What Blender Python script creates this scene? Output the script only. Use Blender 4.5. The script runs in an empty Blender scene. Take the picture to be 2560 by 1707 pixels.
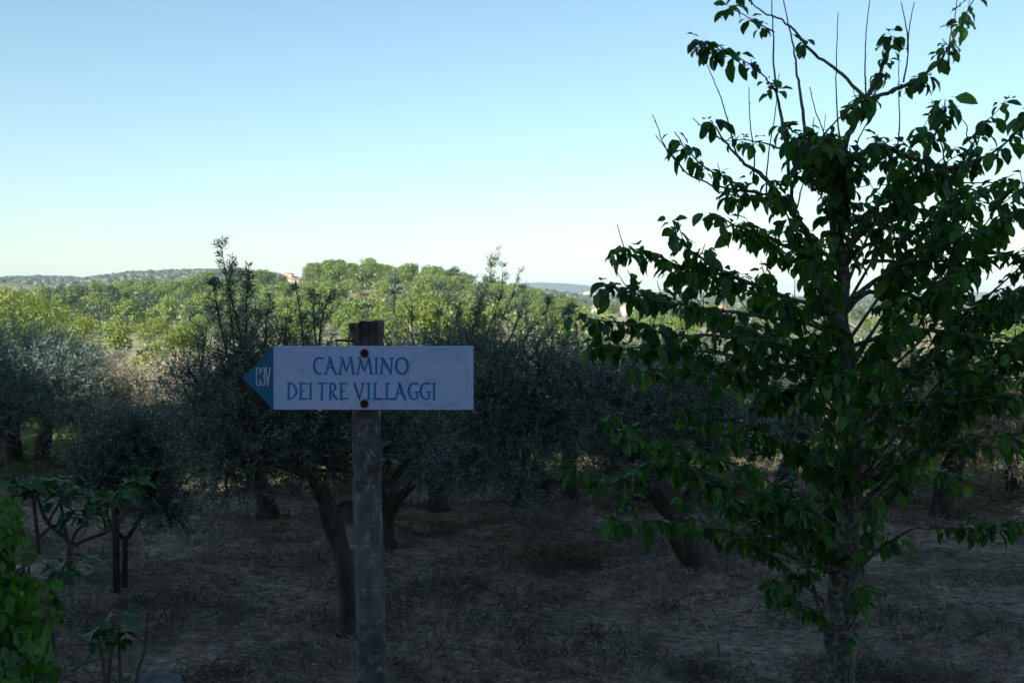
import bpy, math, random
import numpy as np
from mathutils import Vector, Matrix

random.seed(7)
rng = np.random.default_rng(7)
S = bpy.context.scene
COL = S.collection

# ------------------------------------------------------------------ camera
EYE = 2.6
F = 2489.0                       # focal length in pixels of the 2560 wide picture (35 mm)
K = 2560 / 2352.0
PITCH = math.atan((853.5 - 757) / F)
cam_d = bpy.data.cameras.new('camera')
cam = bpy.data.objects.new('camera', cam_d)
COL.objects.link(cam)
cam.location = (0, 0, EYE)
cam.rotation_euler = (math.pi / 2 - PITCH, 0, 0)
cam_d.lens = 35
cam_d.sensor_width = 36
cam_d.clip_start = 0.05
cam_d.clip_end = 40000
cam_d.dof.use_dof = True
cam_d.dof.focus_distance = 2.9
cam_d.dof.aperture_fstop = 11
S.camera = cam

# ------------------------------------------------------------------ sky, sun, exposure
SUN_EL, SUN_AZ = 28.0, 30.0      # degrees; azimuth measured to the left of straight behind the camera
w = bpy.data.worlds.new('World')
S.world = w
w.use_nodes = True
nt = w.node_tree
nt.nodes.clear()
sky = nt.nodes.new('ShaderNodeTexSky')
sky.sky_type = 'NISHITA'
sky.sun_disc = False
sky.sun_elevation = math.radians(SUN_EL)
sky.air_density = 1.25
sky.dust_density = 0.3
sky.ozone_density = 3.5
sky.altitude = 0
bg = nt.nodes.new('ShaderNodeBackground')
bg.inputs['Strength'].default_value = 0.080
wo = nt.nodes.new('ShaderNodeOutputWorld')
wb = nt.nodes.new('ShaderNodeMixRGB')          # camera white balance of the sky: a touch towards cyan
wb.blend_type = 'MULTIPLY'
wb.inputs[0].default_value = 1.0
wb.inputs[2].default_value = (0.98, 1.035, 0.97, 1)
nt.links.new(sky.outputs[0], wb.inputs[1])
nt.links.new(wb.outputs[0], bg.inputs[0])
nt.links.new(bg.outputs[0], wo.inputs[0])
el, az = math.radians(SUN_EL), math.radians(SUN_AZ)
to_sun = Vector((-math.sin(az) * math.cos(el), -math.cos(az) * math.cos(el), math.sin(el)))
sky.sun_rotation = math.atan2(to_sun.x, to_sun.y)
sun_d = bpy.data.lights.new('sun', 'SUN')
sun_d.energy = 5.0
sun_d.angle = math.radians(0.53)
sun_d.color = (1.0, 0.93, 0.80)
sun = bpy.data.objects.new('sun', sun_d)
COL.objects.link(sun)
sun.rotation_euler = to_sun.to_track_quat('Z', 'Y').to_euler()
S.view_settings.view_transform = 'Standard'
S.view_settings.look = 'None'
S.view_settings.exposure = 1.12
S.view_settings.gamma = 1.0
S.view_settings.use_curve_mapping = False
S.render.engine = 'CYCLES'
S.cycles.max_bounces = 6
S.cycles.diffuse_bounces = 3
S.cycles.glossy_bounces = 2
S.cycles.transmission_bounces = 4
S.cycles.transparent_max_bounces = 4
S.cycles.volume_bounces = 0
S.cycles.use_fast_gi = False

# ------------------------------------------------------------------ helpers
CA, SA = math.cos(PITCH), math.sin(PITCH)


def at(px, py, d):
    """a point of the place seen at (px, py) of the 2352 wide view, d metres ahead"""
    x = (px * K - 1280) / F
    y = (853.5 - py * K) / F
    return np.array([d * x, d * (CA + y * SA), EYE + d * (-SA + y * CA)])


def link(o, parent=None):
    COL.objects.link(o)
    if parent is not None:
        o.parent = parent
    return o


def tag(o, label=None, cat=None, group=None, kind=None):
    if label:
        o['label'] = label
    if cat:
        o['category'] = cat
    if group:
        o['group'] = group
    if kind:
        o['kind'] = kind
    return o


def empty(name, loc, label=None, cat=None, group=None, rz=0.0, sc=1.0):
    o = bpy.data.objects.new(name, None)
    o.empty_display_size = 0.2
    link(o)
    o.location = loc
    o.rotation_euler = (0, 0, rz)
    o.scale = (sc, sc, sc)
    return tag(o, label, cat, group)


class MB:
    """collects vertices and faces"""

    def __init__(s):
        s.v, s.f, s.n = [], [], 0

    def add(s, v, f):
        v = np.asarray(v, dtype=np.float64).reshape(-1, 3)
        f = np.asarray(f, dtype=np.int64)
        s.v.append(v)
        s.f.append(f + s.n)
        s.n += len(v)

    def mesh(s, name, mat=None, smooth=False, origin=None):
        me = bpy.data.meshes.new(name)
        V = np.concatenate(s.v) if s.v else np.zeros((0, 3))
        if origin is not None:
            V = V - np.asarray(origin)
        loops, starts, tot = [], [], 0
        for f in s.f:
            k = f.shape[1]
            loops.append(f.reshape(-1))
            starts.append(tot + np.arange(len(f)) * k)
            tot += f.size
        L = np.concatenate(loops).astype(np.int32)
        ST = np.concatenate(starts).astype(np.int32)
        me.vertices.add(len(V))
        me.vertices.foreach_set('co', V.astype(np.float32).reshape(-1))
        me.loops.add(len(L))
        me.loops.foreach_set('vertex_index', L)
        me.polygons.add(len(ST))
        me.polygons.foreach_set('loop_start', ST)
        if smooth:
            me.polygons.foreach_set('use_smooth', np.ones(len(ST), dtype=bool))
        me.update(calc_edges=True)
        me.validate()
        if mat:
            me.materials.append(mat)
        return me

    def obj(s, name, mat=None, parent=None, smooth=False, origin=None):
        o = bpy.data.objects.new(name, s.mesh(name, mat, smooth, origin))
        return link(o, parent)


def spline(pts, n):
    """Catmull-Rom through pts -> n points"""
    P = np.asarray(pts, float)
    if len(P) < 3:
        t = np.linspace(0, 1, n)[:, None]
        return P[0] * (1 - t) + P[-1] * t
    Q = np.vstack([2 * P[0] - P[1], P, 2 * P[-1] - P[-2]])
    u = np.linspace(0, len(P) - 1, n)
    i = np.minimum(u.astype(int), len(P) - 2)
    t = (u - i)[:, None]
    p0, p1, p2, p3 = Q[i], Q[i + 1], Q[i + 2], Q[i + 3]
    return 0.5 * (2 * p1 + (-p0 + p2) * t + (2 * p0 - 5 * p1 + 4 * p2 - p3) * t ** 2 + (-p0 + 3 * p1 - 3 * p2 + p3) * t ** 3)


def tube(mb, path, radii, sides=6, knobs=0.0, seed=0):
    P = np.asarray(path, float)
    n = len(P)
    R = np.interp(np.linspace(0, 1, n), np.linspace(0, 1, len(radii)), radii)
    T = np.gradient(P, axis=0)
    T /= np.linalg.norm(T, axis=1)[:, None] + 1e-9
    ref = np.array([0.31, 0.2, 0.93]) if abs(T[:, 2]).mean() < 0.8 else np.array([0.9, 0.3, 0.1])
    A = np.cross(T, ref)
    A /= np.linalg.norm(A, axis=1)[:, None] + 1e-9
    B = np.cross(T, A)
    th = np.arange(sides) / sides * 2 * math.pi
    rr = R[:, None] * np.ones((1, sides))
    if knobs:
        z = np.arange(n)[:, None] * 0.55
        rr = rr * (1 + knobs * (np.sin(th * 2 + z * 0.7 + seed) * 0.5 + np.sin(th * 3 - z * 1.3 + seed * 2) * 0.4
                                + np.sin(th * 5 + z * 0.4 + seed) * 0.35 + np.sin(z * 2.1 + seed) * 0.4))
    V = P[:, None, :] + rr[..., None] * (np.cos(th)[None, :, None] * A[:, None, :] + np.sin(th)[None, :, None] * B[:, None, :])
    V = V.reshape(-1, 3)
    i = np.arange(n - 1)[:, None] * sides
    j = np.arange(sides)[None, :]
    k = (j + 1) % sides
    Fq = np.stack([i + j, i + k, i + sides + k, i + sides + j], -1).reshape(-1, 4)
    mb.add(V, Fq)
    # closed tip
    c = P[-1] + T[-1] * R[-1] * 0.6
    V2 = np.vstack([V[-sides:], c])
    mb.add(V2, np.array([[a, (a + 1) % sides, sides] for a in range(sides)]))


def box(mb, c, s, rz=0.0):
    x, y, z = np.array(s) / 2.0
    V = np.array([[-x, -y, -z], [x, -y, -z], [x, y, -z], [-x, y, -z], [-x, -y, z], [x, -y, z], [x, y, z], [-x, y, z]])
    ca, sa = math.cos(rz), math.sin(rz)
    V = V @ np.array([[ca, sa, 0], [-sa, ca, 0], [0, 0, 1]]) + np.array(c)
    mb.add(V, np.array([[0, 3, 2, 1], [4, 5, 6, 7], [0, 1, 5, 4], [1, 2, 6, 5], [2, 3, 7, 6], [3, 0, 4, 7]]))


def scatter(mb, pv, pf, pos, X, Y, Z, sc):
    """copies of a small shape: columns X, Y, Z are its axes"""
    pos, X, Y, Z = (np.asarray(a, float) for a in (pos, X, Y, Z))
    sc = np.asarray(sc, float)
    n = len(pos)
    if n == 0:
        return
    V = (pv[None, :, 0, None] * X[:, None, :] + pv[None, :, 1, None] * Y[:, None, :] + pv[None, :, 2, None] * Z[:, None, :])
    V = V * sc[:, None, None] + pos[:, None, :]
    Fa = pf[None] + (np.arange(n) * len(pv))[:, None, None]
    mb.add(V.reshape(-1, 3), Fa.reshape(-1, pf.shape[1]))


def unit(a):
    a = np.asarray(a, float)
    return a / (np.linalg.norm(a, axis=-1, keepdims=True) + 1e-9)


def frames(Y, N):
    """axes with Y along Y and Z close to N"""
    Y = unit(Y)
    X = unit(np.cross(Y, N))
    return X, Y, np.cross(X, Y)


def rdir(n, up=0.0):
    d = rng.normal(size=(n, 3))
    d = unit(d)
    d[:, 2] += up
    return unit(d)


# value noise
_perm = np.random.default_rng(3).random((256, 256))


def vnoise(x, y):
    xi, yi = np.floor(x).astype(int), np.floor(y).astype(int)
    fx, fy = x - xi, y - yi
    fx, fy = fx * fx * (3 - 2 * fx), fy * fy * (3 - 2 * fy)
    g = lambda a, b: _perm[a & 255, b & 255]
    return ((g(xi, yi) * (1 - fx) + g(xi + 1, yi) * fx) * (1 - fy) + (g(xi, yi + 1) * (1 - fx) + g(xi + 1, yi + 1) * fx) * fy)


def fbm(x, y, o=4):
    s, a, t = 0, 1.0, 0
    for k in range(o):
        s = s + a * vnoise(x * 2 ** k + 17.3 * k, y * 2 ** k + 5.1 * k)
        t += a
        a *= 0.5
    return s / t


def sst(a, b, x):
    t = np.clip((x - a) / (b - a), 0, 1)
    return t * t * (3 - 2 * t)


# ------------------------------------------------------------------ materials
def mat(name):
    m = bpy.data.materials.new(name)
    m.use_nodes = True
    n = m.node_tree.nodes
    n.clear()
    out = n.new('ShaderNodeOutputMaterial')
    return m, m.node_tree, n, out


def ramp(n, stops):
    r = n.new('ShaderNodeValToRGB')
    e = r.color_ramp.elements
    while len(e) < len(stops):
        e.new(0.5)
    for k, (p, c) in enumerate(stops):
        e[k].position = p
        e[k].color = (*c, 1)
    return r


def leaf_mat(name, cols, rough=0.5, trans=0.3, spec=0.5, tcol=1.6, by_obj=0.35, patch=0.0):
    """leaves: colour varies from leaf to leaf, plant to plant"""
    m, t, n, out = mat(name)
    L = t.links.new
    geo = n.new('ShaderNodeNewGeometry')
    oi = n.new('ShaderNodeObjectInfo')
    mix = n.new('ShaderNodeMix')
    mix.data_type = 'FLOAT'
    mix.inputs[0].default_value = by_obj
    L(geo.outputs['Random Per Island'], mix.inputs[2])
    L(oi.outputs['Random'], mix.inputs[3])
    src = mix.outputs[0]
    if patch:
        tc = n.new('ShaderNodeTexCoord')
        no = n.new('ShaderNodeTexNoise')
        no.inputs['Scale'].default_value = patch
        L(tc.outputs['Object'], no.inputs['Vector'])
        m2 = n.new('ShaderNodeMix')
        m2.data_type = 'FLOAT'
        m2.inputs[0].default_value = 0.4
        L(src, m2.inputs[2])
        L(no.outputs[0], m2.inputs[3])
        src = m2.outputs[0]
    k = len(cols)
    r = ramp(n, [(0.12 + 0.76 * i / (k - 1), c) for i, c in enumerate(cols)])
    L(src, r.inputs[0])
    p = n.new('ShaderNodeBsdfPrincipled')
    p.inputs['Roughness'].default_value = rough
    p.inputs['Specular IOR Level'].default_value = spec
    L(r.outputs[0], p.inputs['Base Color'])
    if trans > 0:
        tr = n.new('ShaderNodeBsdfTranslucent')
        g = n.new('ShaderNodeMixRGB')
        g.blend_type = 'MULTIPLY'
        g.inputs[0].default_value = 1
        g.inputs[2].default_value = (tcol * 1.1, tcol * 1.1, tcol * 0.5, 1)
        L(r.outputs[0], g.inputs[1])
        L(g.outputs[0], tr.inputs[0])
        ms = n.new('ShaderNodeMixShader')
        ms.inputs[0].default_value = trans
        L(p.outputs[0], ms.inputs[1])
        L(tr.outputs[0], ms.inputs[2])
        L(ms.outputs[0], out.inputs[0])
    else:
        L(p.outputs[0], out.inputs[0])
    return m


def rough_mat(name, stops, scale=8, detail=6, stretch=(1, 1, 1), rough=0.85, bump=0.4, bscale=None, dist=0.02, spots=None, coord='Object'):
    m, t, n, out = mat(name)
    L = t.links.new
    tc = n.new('ShaderNodeTexCoord')
    mp = n.new('ShaderNodeMapping')
    mp.inputs['Scale'].default_value = stretch
    L(tc.outputs[coord], mp.inputs[0])
    no = n.new('ShaderNodeTexNoise')
    no.inputs['Scale'].default_value = scale
    no.inputs['Detail'].default_value = detail
    no.inputs['Roughness'].default_value = 0.65
    L(mp.outputs[0], no.inputs['Vector'])
    r = ramp(n, stops)
    L(no.outputs[0], r.inputs[0])
    col = r.outputs[0]
    if spots:
        sc, lo, hi, c = spots
        n2 = n.new('ShaderNodeTexNoise')
        n2.inputs['Scale'].default_value = sc
        n2.inputs['Detail'].default_value = 5
        L(tc.outputs[coord], n2.inputs['Vector'])
        mr = n.new('ShaderNodeMapRange')
        mr.inputs[1].default_value = lo
        mr.inputs[2].default_value = hi
        L(n2.outputs[0], mr.inputs[0])
        mx = n.new('ShaderNodeMixRGB')
        L(mr.outputs[0], mx.inputs[0])
        L(col, mx.inputs[1])
        mx.inputs[2].default_value = (*c, 1)
        col = mx.outputs[0]
    p = n.new('ShaderNodeBsdfPrincipled')
    p.inputs['Roughness'].default_value = rough
    p.inputs['Specular IOR Level'].default_value = 0.3
    L(col, p.inputs['Base Color'])
    if bump:
        n3 = n.new('ShaderNodeTexNoise')
        n3.inputs['Scale'].default_value = bscale or scale * 3
        n3.inputs['Detail'].default_value = 6
        L(mp.outputs[0], n3.inputs['Vector'])
        b = n.new('ShaderNodeBump')
        b.inputs['Strength'].default_value = bump
        b.inputs['Distance'].default_value = dist
        L(n3.outputs[0], b.inputs['Height'])
        L(b.outputs[0], p.inputs['Normal'])
    L(p.outputs[0], out.inputs[0])
    return m


M = {}
M['cherry_leaf'] = leaf_mat('cherry_leaf', [(0.014, 0.060, 0.014), (0.028, 0.105, 0.020), (0.055, 0.165, 0.024), (0.12, 0.21, 0.025)], rough=0.36, trans=0.40, spec=0.4, by_obj=0.3)
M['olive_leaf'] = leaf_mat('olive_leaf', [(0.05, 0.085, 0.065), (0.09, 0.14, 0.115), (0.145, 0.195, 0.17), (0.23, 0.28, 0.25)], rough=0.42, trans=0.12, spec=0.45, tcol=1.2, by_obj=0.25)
M['olive_leaf_sunny'] = leaf_mat('olive_leaf_sunlit', [(0.07, 0.08, 0.05), (0.16, 0.155, 0.105), (0.30, 0.27, 0.19), (0.46, 0.40, 0.29)], rough=0.5, trans=0.15, tcol=1.2, by_obj=0.3)  # sunlit copy of the olive leaf: sunlight put into the paler, warmer colour
M['fig_leaf'] = leaf_mat('fig_leaf', [(0.012, 0.055, 0.012), (0.022, 0.085, 0.014), (0.045, 0.12, 0.018)], rough=0.5, trans=0.25, by_obj=0.8)
M['creeper_leaf'] = leaf_mat('creeper_leaf', [(0.012, 0.055, 0.009), (0.028, 0.11, 0.013), (0.065, 0.19, 0.018), (0.12, 0.25, 0.03)], rough=0.42, trans=0.3, by_obj=0.5)
M['tree_green'] = leaf_mat('tree_green', [(0.07, 0.12, 0.03), (0.14, 0.21, 0.045), (0.21, 0.28, 0.065)], trans=0.3, tcol=1.4, by_obj=0.6, patch=0.3)
M['tree_dark'] = leaf_mat('tree_dark', [(0.025, 0.055, 0.022), (0.05, 0.09, 0.032), (0.09, 0.13, 0.045)], trans=0.2, tcol=1.4, by_obj=0.6, patch=0.3)
M['tree_lime'] = leaf_mat('tree_lime', [(0.11, 0.155, 0.035), (0.18, 0.23, 0.05), (0.27, 0.30, 0.09)], trans=0.4, tcol=1.3, by_obj=0.4, patch=0.5)
M['under'] = leaf_mat('under', [(0.06, 0.10, 0.03), (0.13, 0.18, 0.05), (0.20, 0.24, 0.08)], trans=0.2, tcol=1.3, by_obj=0.0, patch=0.05)
M['scrub'] = leaf_mat('scrub', [(0.22, 0.18, 0.12), (0.33, 0.28, 0.20), (0.42, 0.36, 0.27), (0.30, 0.31, 0.16)], trans=0.1, tcol=1.1, by_obj=0.5)
M['wood_mass'] = leaf_mat('wood_mass', [(0.018, 0.04, 0.02), (0.035, 0.065, 0.028), (0.06, 0.09, 0.04), (0.09, 0.10, 0.055)], trans=0, by_obj=0.0)
M['olive_bark'] = rough_mat('olive_bark', [(0.3, (0.022, 0.019, 0.016)), (0.6, (0.07, 0.062, 0.052)), (0.8, (0.14, 0.13, 0.11))], scale=9, stretch=(2, 2, 0.6), bump=0.8, dist=0.02)
M['cherry_bark'] = rough_mat('cherry_bark', [(0.3, (0.03, 0.028, 0.026)), (0.65, (0.10, 0.09, 0.085))], scale=10, stretch=(1, 1, 3), bump=0.6, dist=0.008,
                             spots=(38, 0.47, 0.62, (0.17, 0.20, 0.16)))
M['twig'] = rough_mat('twig', [(0.3, (0.035, 0.028, 0.026)), (0.7, (0.085, 0.07, 0.065))], scale=25, bump=0.2, dist=0.002)
M['fig_stem'] = rough_mat('fig_stem', [(0.3, (0.05, 0.045, 0.035)), (0.7, (0.12, 0.11, 0.085))], scale=20, bump=0.3, dist=0.003)
M['far_bark'] = rough_mat('far_bark', [(0.3, (0.06, 0.05, 0.04)), (0.7, (0.14, 0.12, 0.10))], scale=3, bump=0)
M['white_wall'] = rough_mat('white_wall', [(0.3, (0.56, 0.52, 0.49)), (0.7, (0.68, 0.64, 0.61))], scale=0.7, bump=0.1)
M['roof_tile'] = rough_mat('roof_tile', [(0.3, (0.42, 0.20, 0.13)), (0.7, (0.56, 0.31, 0.22))], scale=2.5, bump=0.3)
M['dark_glass'] = rough_mat('dark_glass', [(0.3, (0.03, 0.035, 0.04)), (0.7, (0.05, 0.055, 0.06))], scale=1, rough=0.2, bump=0)
M['stone'] = rough_mat('stone', [(0.35, (0.035, 0.035, 0.036)), (0.65, (0.13, 0.13, 0.135))], scale=12, bump=0.7, dist=0.01)
M['rust'] = rough_mat('rust', [(0.3, (0.012, 0.006, 0.004)), (0.7, (0.05, 0.018, 0.010))], scale=300, rough=0.7, bump=0.3, dist=0.0005)
M['straw'] = leaf_mat('straw', [(0.05, 0.042, 0.026), (0.15, 0.118, 0.08), (0.27, 0.22, 0.16), (0.42, 0.36, 0.28)], rough=0.7, trans=0.05, tcol=1.0, by_obj=0)
M['tuft'] = leaf_mat('tuft', [(0.045, 0.04, 0.022), (0.10, 0.088, 0.05), (0.17, 0.145, 0.09)], rough=0.7, trans=0.1, tcol=1.0, by_obj=0)
M['grass'] = leaf_mat('grass', [(0.03, 0.06, 0.012), (0.05, 0.10, 0.02), (0.12, 0.16, 0.04)], rough=0.6, trans=0.25, by_obj=0)


# ------------------------------------------------------------------ terrain
RX = [-420, -300, -235, -200, -178, -150, -132, -118, -100, -85, -60, -38, -22, -8, 8, 30, 60, 300]
RZ = [-3, -1, -3, -2, 2.5, 3.5, 5, 10, 11.5, 12.5, 12.5, 11, 8.5, 5, -0.5, -5, -6, -6]


def height(x, y):
    x = np.asarray(x, float)
    y = np.asarray(y, float)
    z = np.zeros_like(x + y)
    z = z + 1.0 * (1 - sst(2.9, 4.4, y))
    z = z + 1.0 * sst(-5, -12, y)
    z = z - 0.06 * (np.clip(y, 12, 95) - 12)
    g = sst(285, 450, y) * (1 - sst(530, 760, y))
    z = z + g * (np.interp(x, RX, RZ) + 5.0)
    z = z + sst(120, 400, y) * (fbm(x / 60, y / 60, 3) - 0.5) * 3
    r = np.hypot(x, y)
    z = z + (fbm(x * 0.35, y * 0.35, 3) - 0.5) * 0.16 * sst(4, 6, y)
    return z


def height_fine(x, y):
    r = np.hypot(x, y)
    z = height(x, y)
    m = sst(4.0, 5.0, y) * (1 - sst(20, 32, r))
    c = fbm(x * 1.3 + 9, y * 1.9, 4)
    z = z + m * (np.clip(c - 0.50, 0, 1) * 0.42 + (fbm(x * 7, y * 11, 3) - 0.5) * 0.045)
    return z


def ground():
    # rings round the camera: fine in the view, coarse elsewhere
    a_f = np.radians(np.linspace(-31, 31, 330))
    a_b = np.radians(np.linspace(31, 329, 90))[1:-1]
    ang = np.concatenate([a_f, a_b])
    rad = np.concatenate([np.linspace(0.3, 4, 14, endpoint=False), np.linspace(4, 17, 230, endpoint=False),
                          np.linspace(17, 32, 60, endpoint=False), np.geomspace(32, 1000, 120, endpoint=False), np.geomspace(1000, 14000, 30)])
    Rr, Aa = np.meshgrid(rad, ang, indexing='ij')
    X, Y = Rr * np.sin(Aa), Rr * np.cos(Aa)
    Z = height_fine(X, Y)
    nr, na = X.shape
    V = np.stack([X, Y, Z], -1).reshape(-1, 3)
    i = np.arange(nr - 1)[:, None] * na
    j = np.arange(na)[None]
    k = (j + 1) % na
    Fq = np.stack([i + j, i + na + j, i + na + k, i + k], -1).reshape(-1, 4)
    mb = MB()
    mb.add(V, Fq)
    c = np.array([[0, 0, 1.0]])
    mb.add(np.vstack([V[:na], c]), np.array([[a, (a + 1) % na, na] for a in range(na)]))
    m, t, n, out = mat('ground')
    L = t.links.new
    g = n.new('ShaderNodeNewGeometry')
    sep = n.new('ShaderNodeSeparateXYZ')
    L(g.outputs['Position'], sep.inputs[0])

    def noise(scale, det=6, rough=0.6, stretch=None):
        no = n.new('ShaderNodeTexNoise')
        no.inputs['Scale'].default_value = scale
        no.inputs['Detail'].default_value = det
        no.inputs['Roughness'].default_value = rough
        if stretch:
            mp = n.new('ShaderNodeMapping')
            mp.inputs['Scale'].default_value = stretch
            L(g.outputs['Position'], mp.inputs[0])
            L(mp.outputs[0], no.inputs[0])
        else:
            L(g.outputs['Position'], no.inputs[0])
        return no.outputs[0]

    def mrange(v, a, b):
        mr = n.new('ShaderNodeMapRange')
        mr.inputs[1].default_value = a
        mr.inputs[2].default_value = b
        L(v, mr.inputs[0])
        return mr.outputs[0]

    def mixc(f, a, b):
        mx = n.new('ShaderNodeMixRGB')
        L(f, mx.inputs[0])
        for s, v in ((1, a), (2, b)):
            if isinstance(v, tuple):
                mx.inputs[s].default_value = (*v, 1)
            else:
                L(v, mx.inputs[s])
        return mx.outputs[0]

    hay = ramp(n, [(0.28, (0.07, 0.052, 0.038)), (0.46, (0.27, 0.19, 0.135)), (0.60, (0.41, 0.325, 0.255)), (0.8, (0.52, 0.44, 0.37))])
    L(noise(6, 9, 0.75, (1, 2.2, 1)), hay.inputs[0])
    patches = mrange(noise(0.8, 5), 0.48, 0.60)
    near = mixc(patches, hay.outputs[0], (0.12, 0.10, 0.065))
    grs = ramp(n, [(0.35, (0.07, 0.11, 0.03)), (0.55, (0.16, 0.19, 0.06)), (0.75, (0.30, 0.28, 0.13))])
    L(noise(1.2, 7), grs.inputs[0])
    far = ramp(n, [(0.36, (0.07, 0.10, 0.035)), (0.46, (0.14, 0.16, 0.07)), (0.55, (0.30, 0.26, 0.17)), (0.65, (0.22, 0.24, 0.10))])
    L(noise(0.018, 5), far.inputs[0])
    ym = n.new('ShaderNodeMath')
    ym.operation = 'ADD'
    nn = n.new('ShaderNodeMath')
    nn.operation = 'MULTIPLY'
    nn.inputs[1].default_value = 10
    L(noise(0.25, 4), nn.inputs[0])
    L(sep.outputs[1], ym.inputs[0])
    L(nn.outputs[0], ym.inputs[1])
    c1 = mixc(mrange(ym.outputs[0], 23, 29), near, grs.outputs[0])
    c2 = mixc(mrange(sep.outputs[1], 60, 140), c1, far.outputs[0])
    p = n.new('ShaderNodeBsdfPrincipled')
    p.inputs['Roughness'].default_value = 0.9
    p.inputs['Specular IOR Level'].default_value = 0.15
    L(c2, p.inputs['Base Color'])
    b = n.new('ShaderNodeBump')
    b.inputs['Strength'].default_value = 0.7
    b.inputs['Distance'].default_value = 0.03
    L(noise(30, 8, 0.7, (1, 1.6, 1)), b.inputs['Height'])
    L(b.outputs[0], p.inputs['Normal'])
    L(p.outputs[0], out.inputs[0])
    tag(mb.obj('ground', m, smooth=True), kind='structure')


ground()


# hills behind: a rounded ridge whose crest follows points of the skyline
def ridge(name, D, crest, depth, base, m, nx=260, ny=26, rough=1.0, seed=0):
    px = np.array([c[0] for c in crest], float)
    py = np.array([c[1] for c in crest], float)
    X = np.linspace((px[0] * K - 1280) / F * D, (px[-1] * K - 1280) / F * D, nx)
    hz = np.interp((X / D * F + 1280) / K, px, (698 - py)) * K / F * D + EYE
    v = np.linspace(-1, 1, ny)
    XX, VV = np.meshgrid(X, v, indexing='ij')
    prof = np.cos(VV * math.pi / 2) ** 1.2
    ZZ = base + (hz[:, None] - base) * prof
    nz = fbm(XX / (depth * 0.35) + seed, (VV * depth) / (depth * 0.35), 4) - 0.5
    ZZ = ZZ + nz * depth * 0.04 * rough * np.abs(VV) ** 0.5 * prof
    V = np.stack([XX, D + VV * depth, ZZ], -1).reshape(-1, 3)
    i = np.arange(nx - 1)[:, None] * ny
    j = np.arange(ny - 1)[None]
    Fq = np.stack([i + j, i + ny + j, i + ny + j + 1, i + j + 1], -1).reshape(-1, 4)
    mb = MB()
    mb.add(V, Fq)
    o = tag(mb.obj(name, m, smooth=True), kind='structure')
    return X, v, V.reshape(nx, ny, 3)


def hill_mat(name, a, b, c, sc):
    return rough_mat(name, [(0.40, a), (0.55, b), (0.66, c)], scale=sc, detail=6, bump=0, coord='Object')


LEFT = ridge('wooded_hills', 1700, [(-500, 668), (-150, 666), (0, 658), (60, 648), (120, 643), (180, 645), (238, 657), (290, 644), (340, 636), (420, 630), (520, 630), (600, 634), (660, 641), (720, 655), (820, 672), (1000, 690)],
             520, -8, hill_mat('wooded_hills', (0.05, 0.075, 0.035), (0.08, 0.10, 0.045), (0.25, 0.24, 0.14), 0.006))
RIGHT = ridge('farmed_hills', 1500, [(1040, 680), (1130, 668), (1190, 668), (1235, 675), (1300, 682), (1400, 688), (1500, 691), (1700, 692), (1900, 692), (2352, 694), (2700, 690)],
              480, -8, hill_mat('farmed_hills', (0.07, 0.095, 0.045), (0.13, 0.14, 0.07), (0.32, 0.28, 0.20), 0.008), seed=3)
ridge('mountains', 5200, [(1000, 694), (1120, 672), (1190, 655), (1235, 651), (1290, 653), (1340, 657), (1390, 668), (1450, 676), (1520, 674), (1570, 672), (1620, 676), (1700, 688), (1800, 684), (2000, 676), (2150, 680), (2300, 672), (2450, 678), (2700, 690)],
      900, -10, hill_mat('mountains', (0.05, 0.07, 0.045), (0.08, 0.10, 0.06), (0.14, 0.14, 0.09), 0.001), nx=300, seed=8)


# icosphere-like lump for distant tree tops
def lump():
    me = bpy.data.meshes.new('tmp')
    import bmesh
    bm = bmesh.new()
    bmesh.ops.create_icosphere(bm, subdivisions=2, radius=1)
    v = np.array([x.co[:] for x in bm.verts])
    f = np.array([[l.index for l in fc.verts] for fc in bm.faces])
    bm.free()
    bpy.data.meshes.remove(me)
    return v, f


LV, LF = lump()


def woods(name, G, n, size, vmin, vmax, mat_, keep, seed):
    """a wood seen as one mass on a far hill"""
    r = np.random.default_rng(seed)
    X, v, V = G
    mb = MB()
    nx, ny, _ = V.shape
    done = 0
    for _ in range(n):
        i, vv = r.integers(0, nx - 1), r.uniform(vmin, vmax)
        j = min(int((vv + 1) / 2 * (ny - 1)), ny - 2)
        fx, fy = r.random(), r.random()
        p = V[i, j] * (1 - fx) * (1 - fy) + V[i + 1, j] * fx * (1 - fy) + V[i, j + 1] * (1 - fx) * fy + V[i + 1, j + 1] * fx * fy
        if fbm(np.array([p[0] / 90.0 + seed]), np.array([p[1] / 90.0]), 3)[0] < keep:
            continue
        s = size * r.uniform(0.6, 1.35)
        d = LV * (1 + (r.random((len(LV), 1)) - 0.5) * 0.45)
        mb.add(d * np.array([s, s, s * r.uniform(0.6, 0.95)]) + p + np.array([0, 0, s * 0.35]), LF)
        done += 1
    tag(mb.obj(name, mat_, smooth=False), kind='stuff')


woods('distant_woods', LEFT, 11000, 4.6, -0.95, 0.1, M['wood_mass'], 0.36, 1)
woods('distant_woods', RIGHT, 6000, 4.2, -0.95, 0.1, M['wood_mass'], 0.47, 5)

# ------------------------------------------------------------------ trees
QUAD = np.array([[0, -0.5, 0], [0.42, 0, 0.08], [0, 0.5, 0], [-0.42, 0, 0.08]])
QF = np.array([[0, 1, 2, 3]])
DIAM = np.array([[0, 0, 0], [0.095, 0.45, 0.0], [0, 1, -0.05], [-0.095, 0.45, 0.0]])


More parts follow.
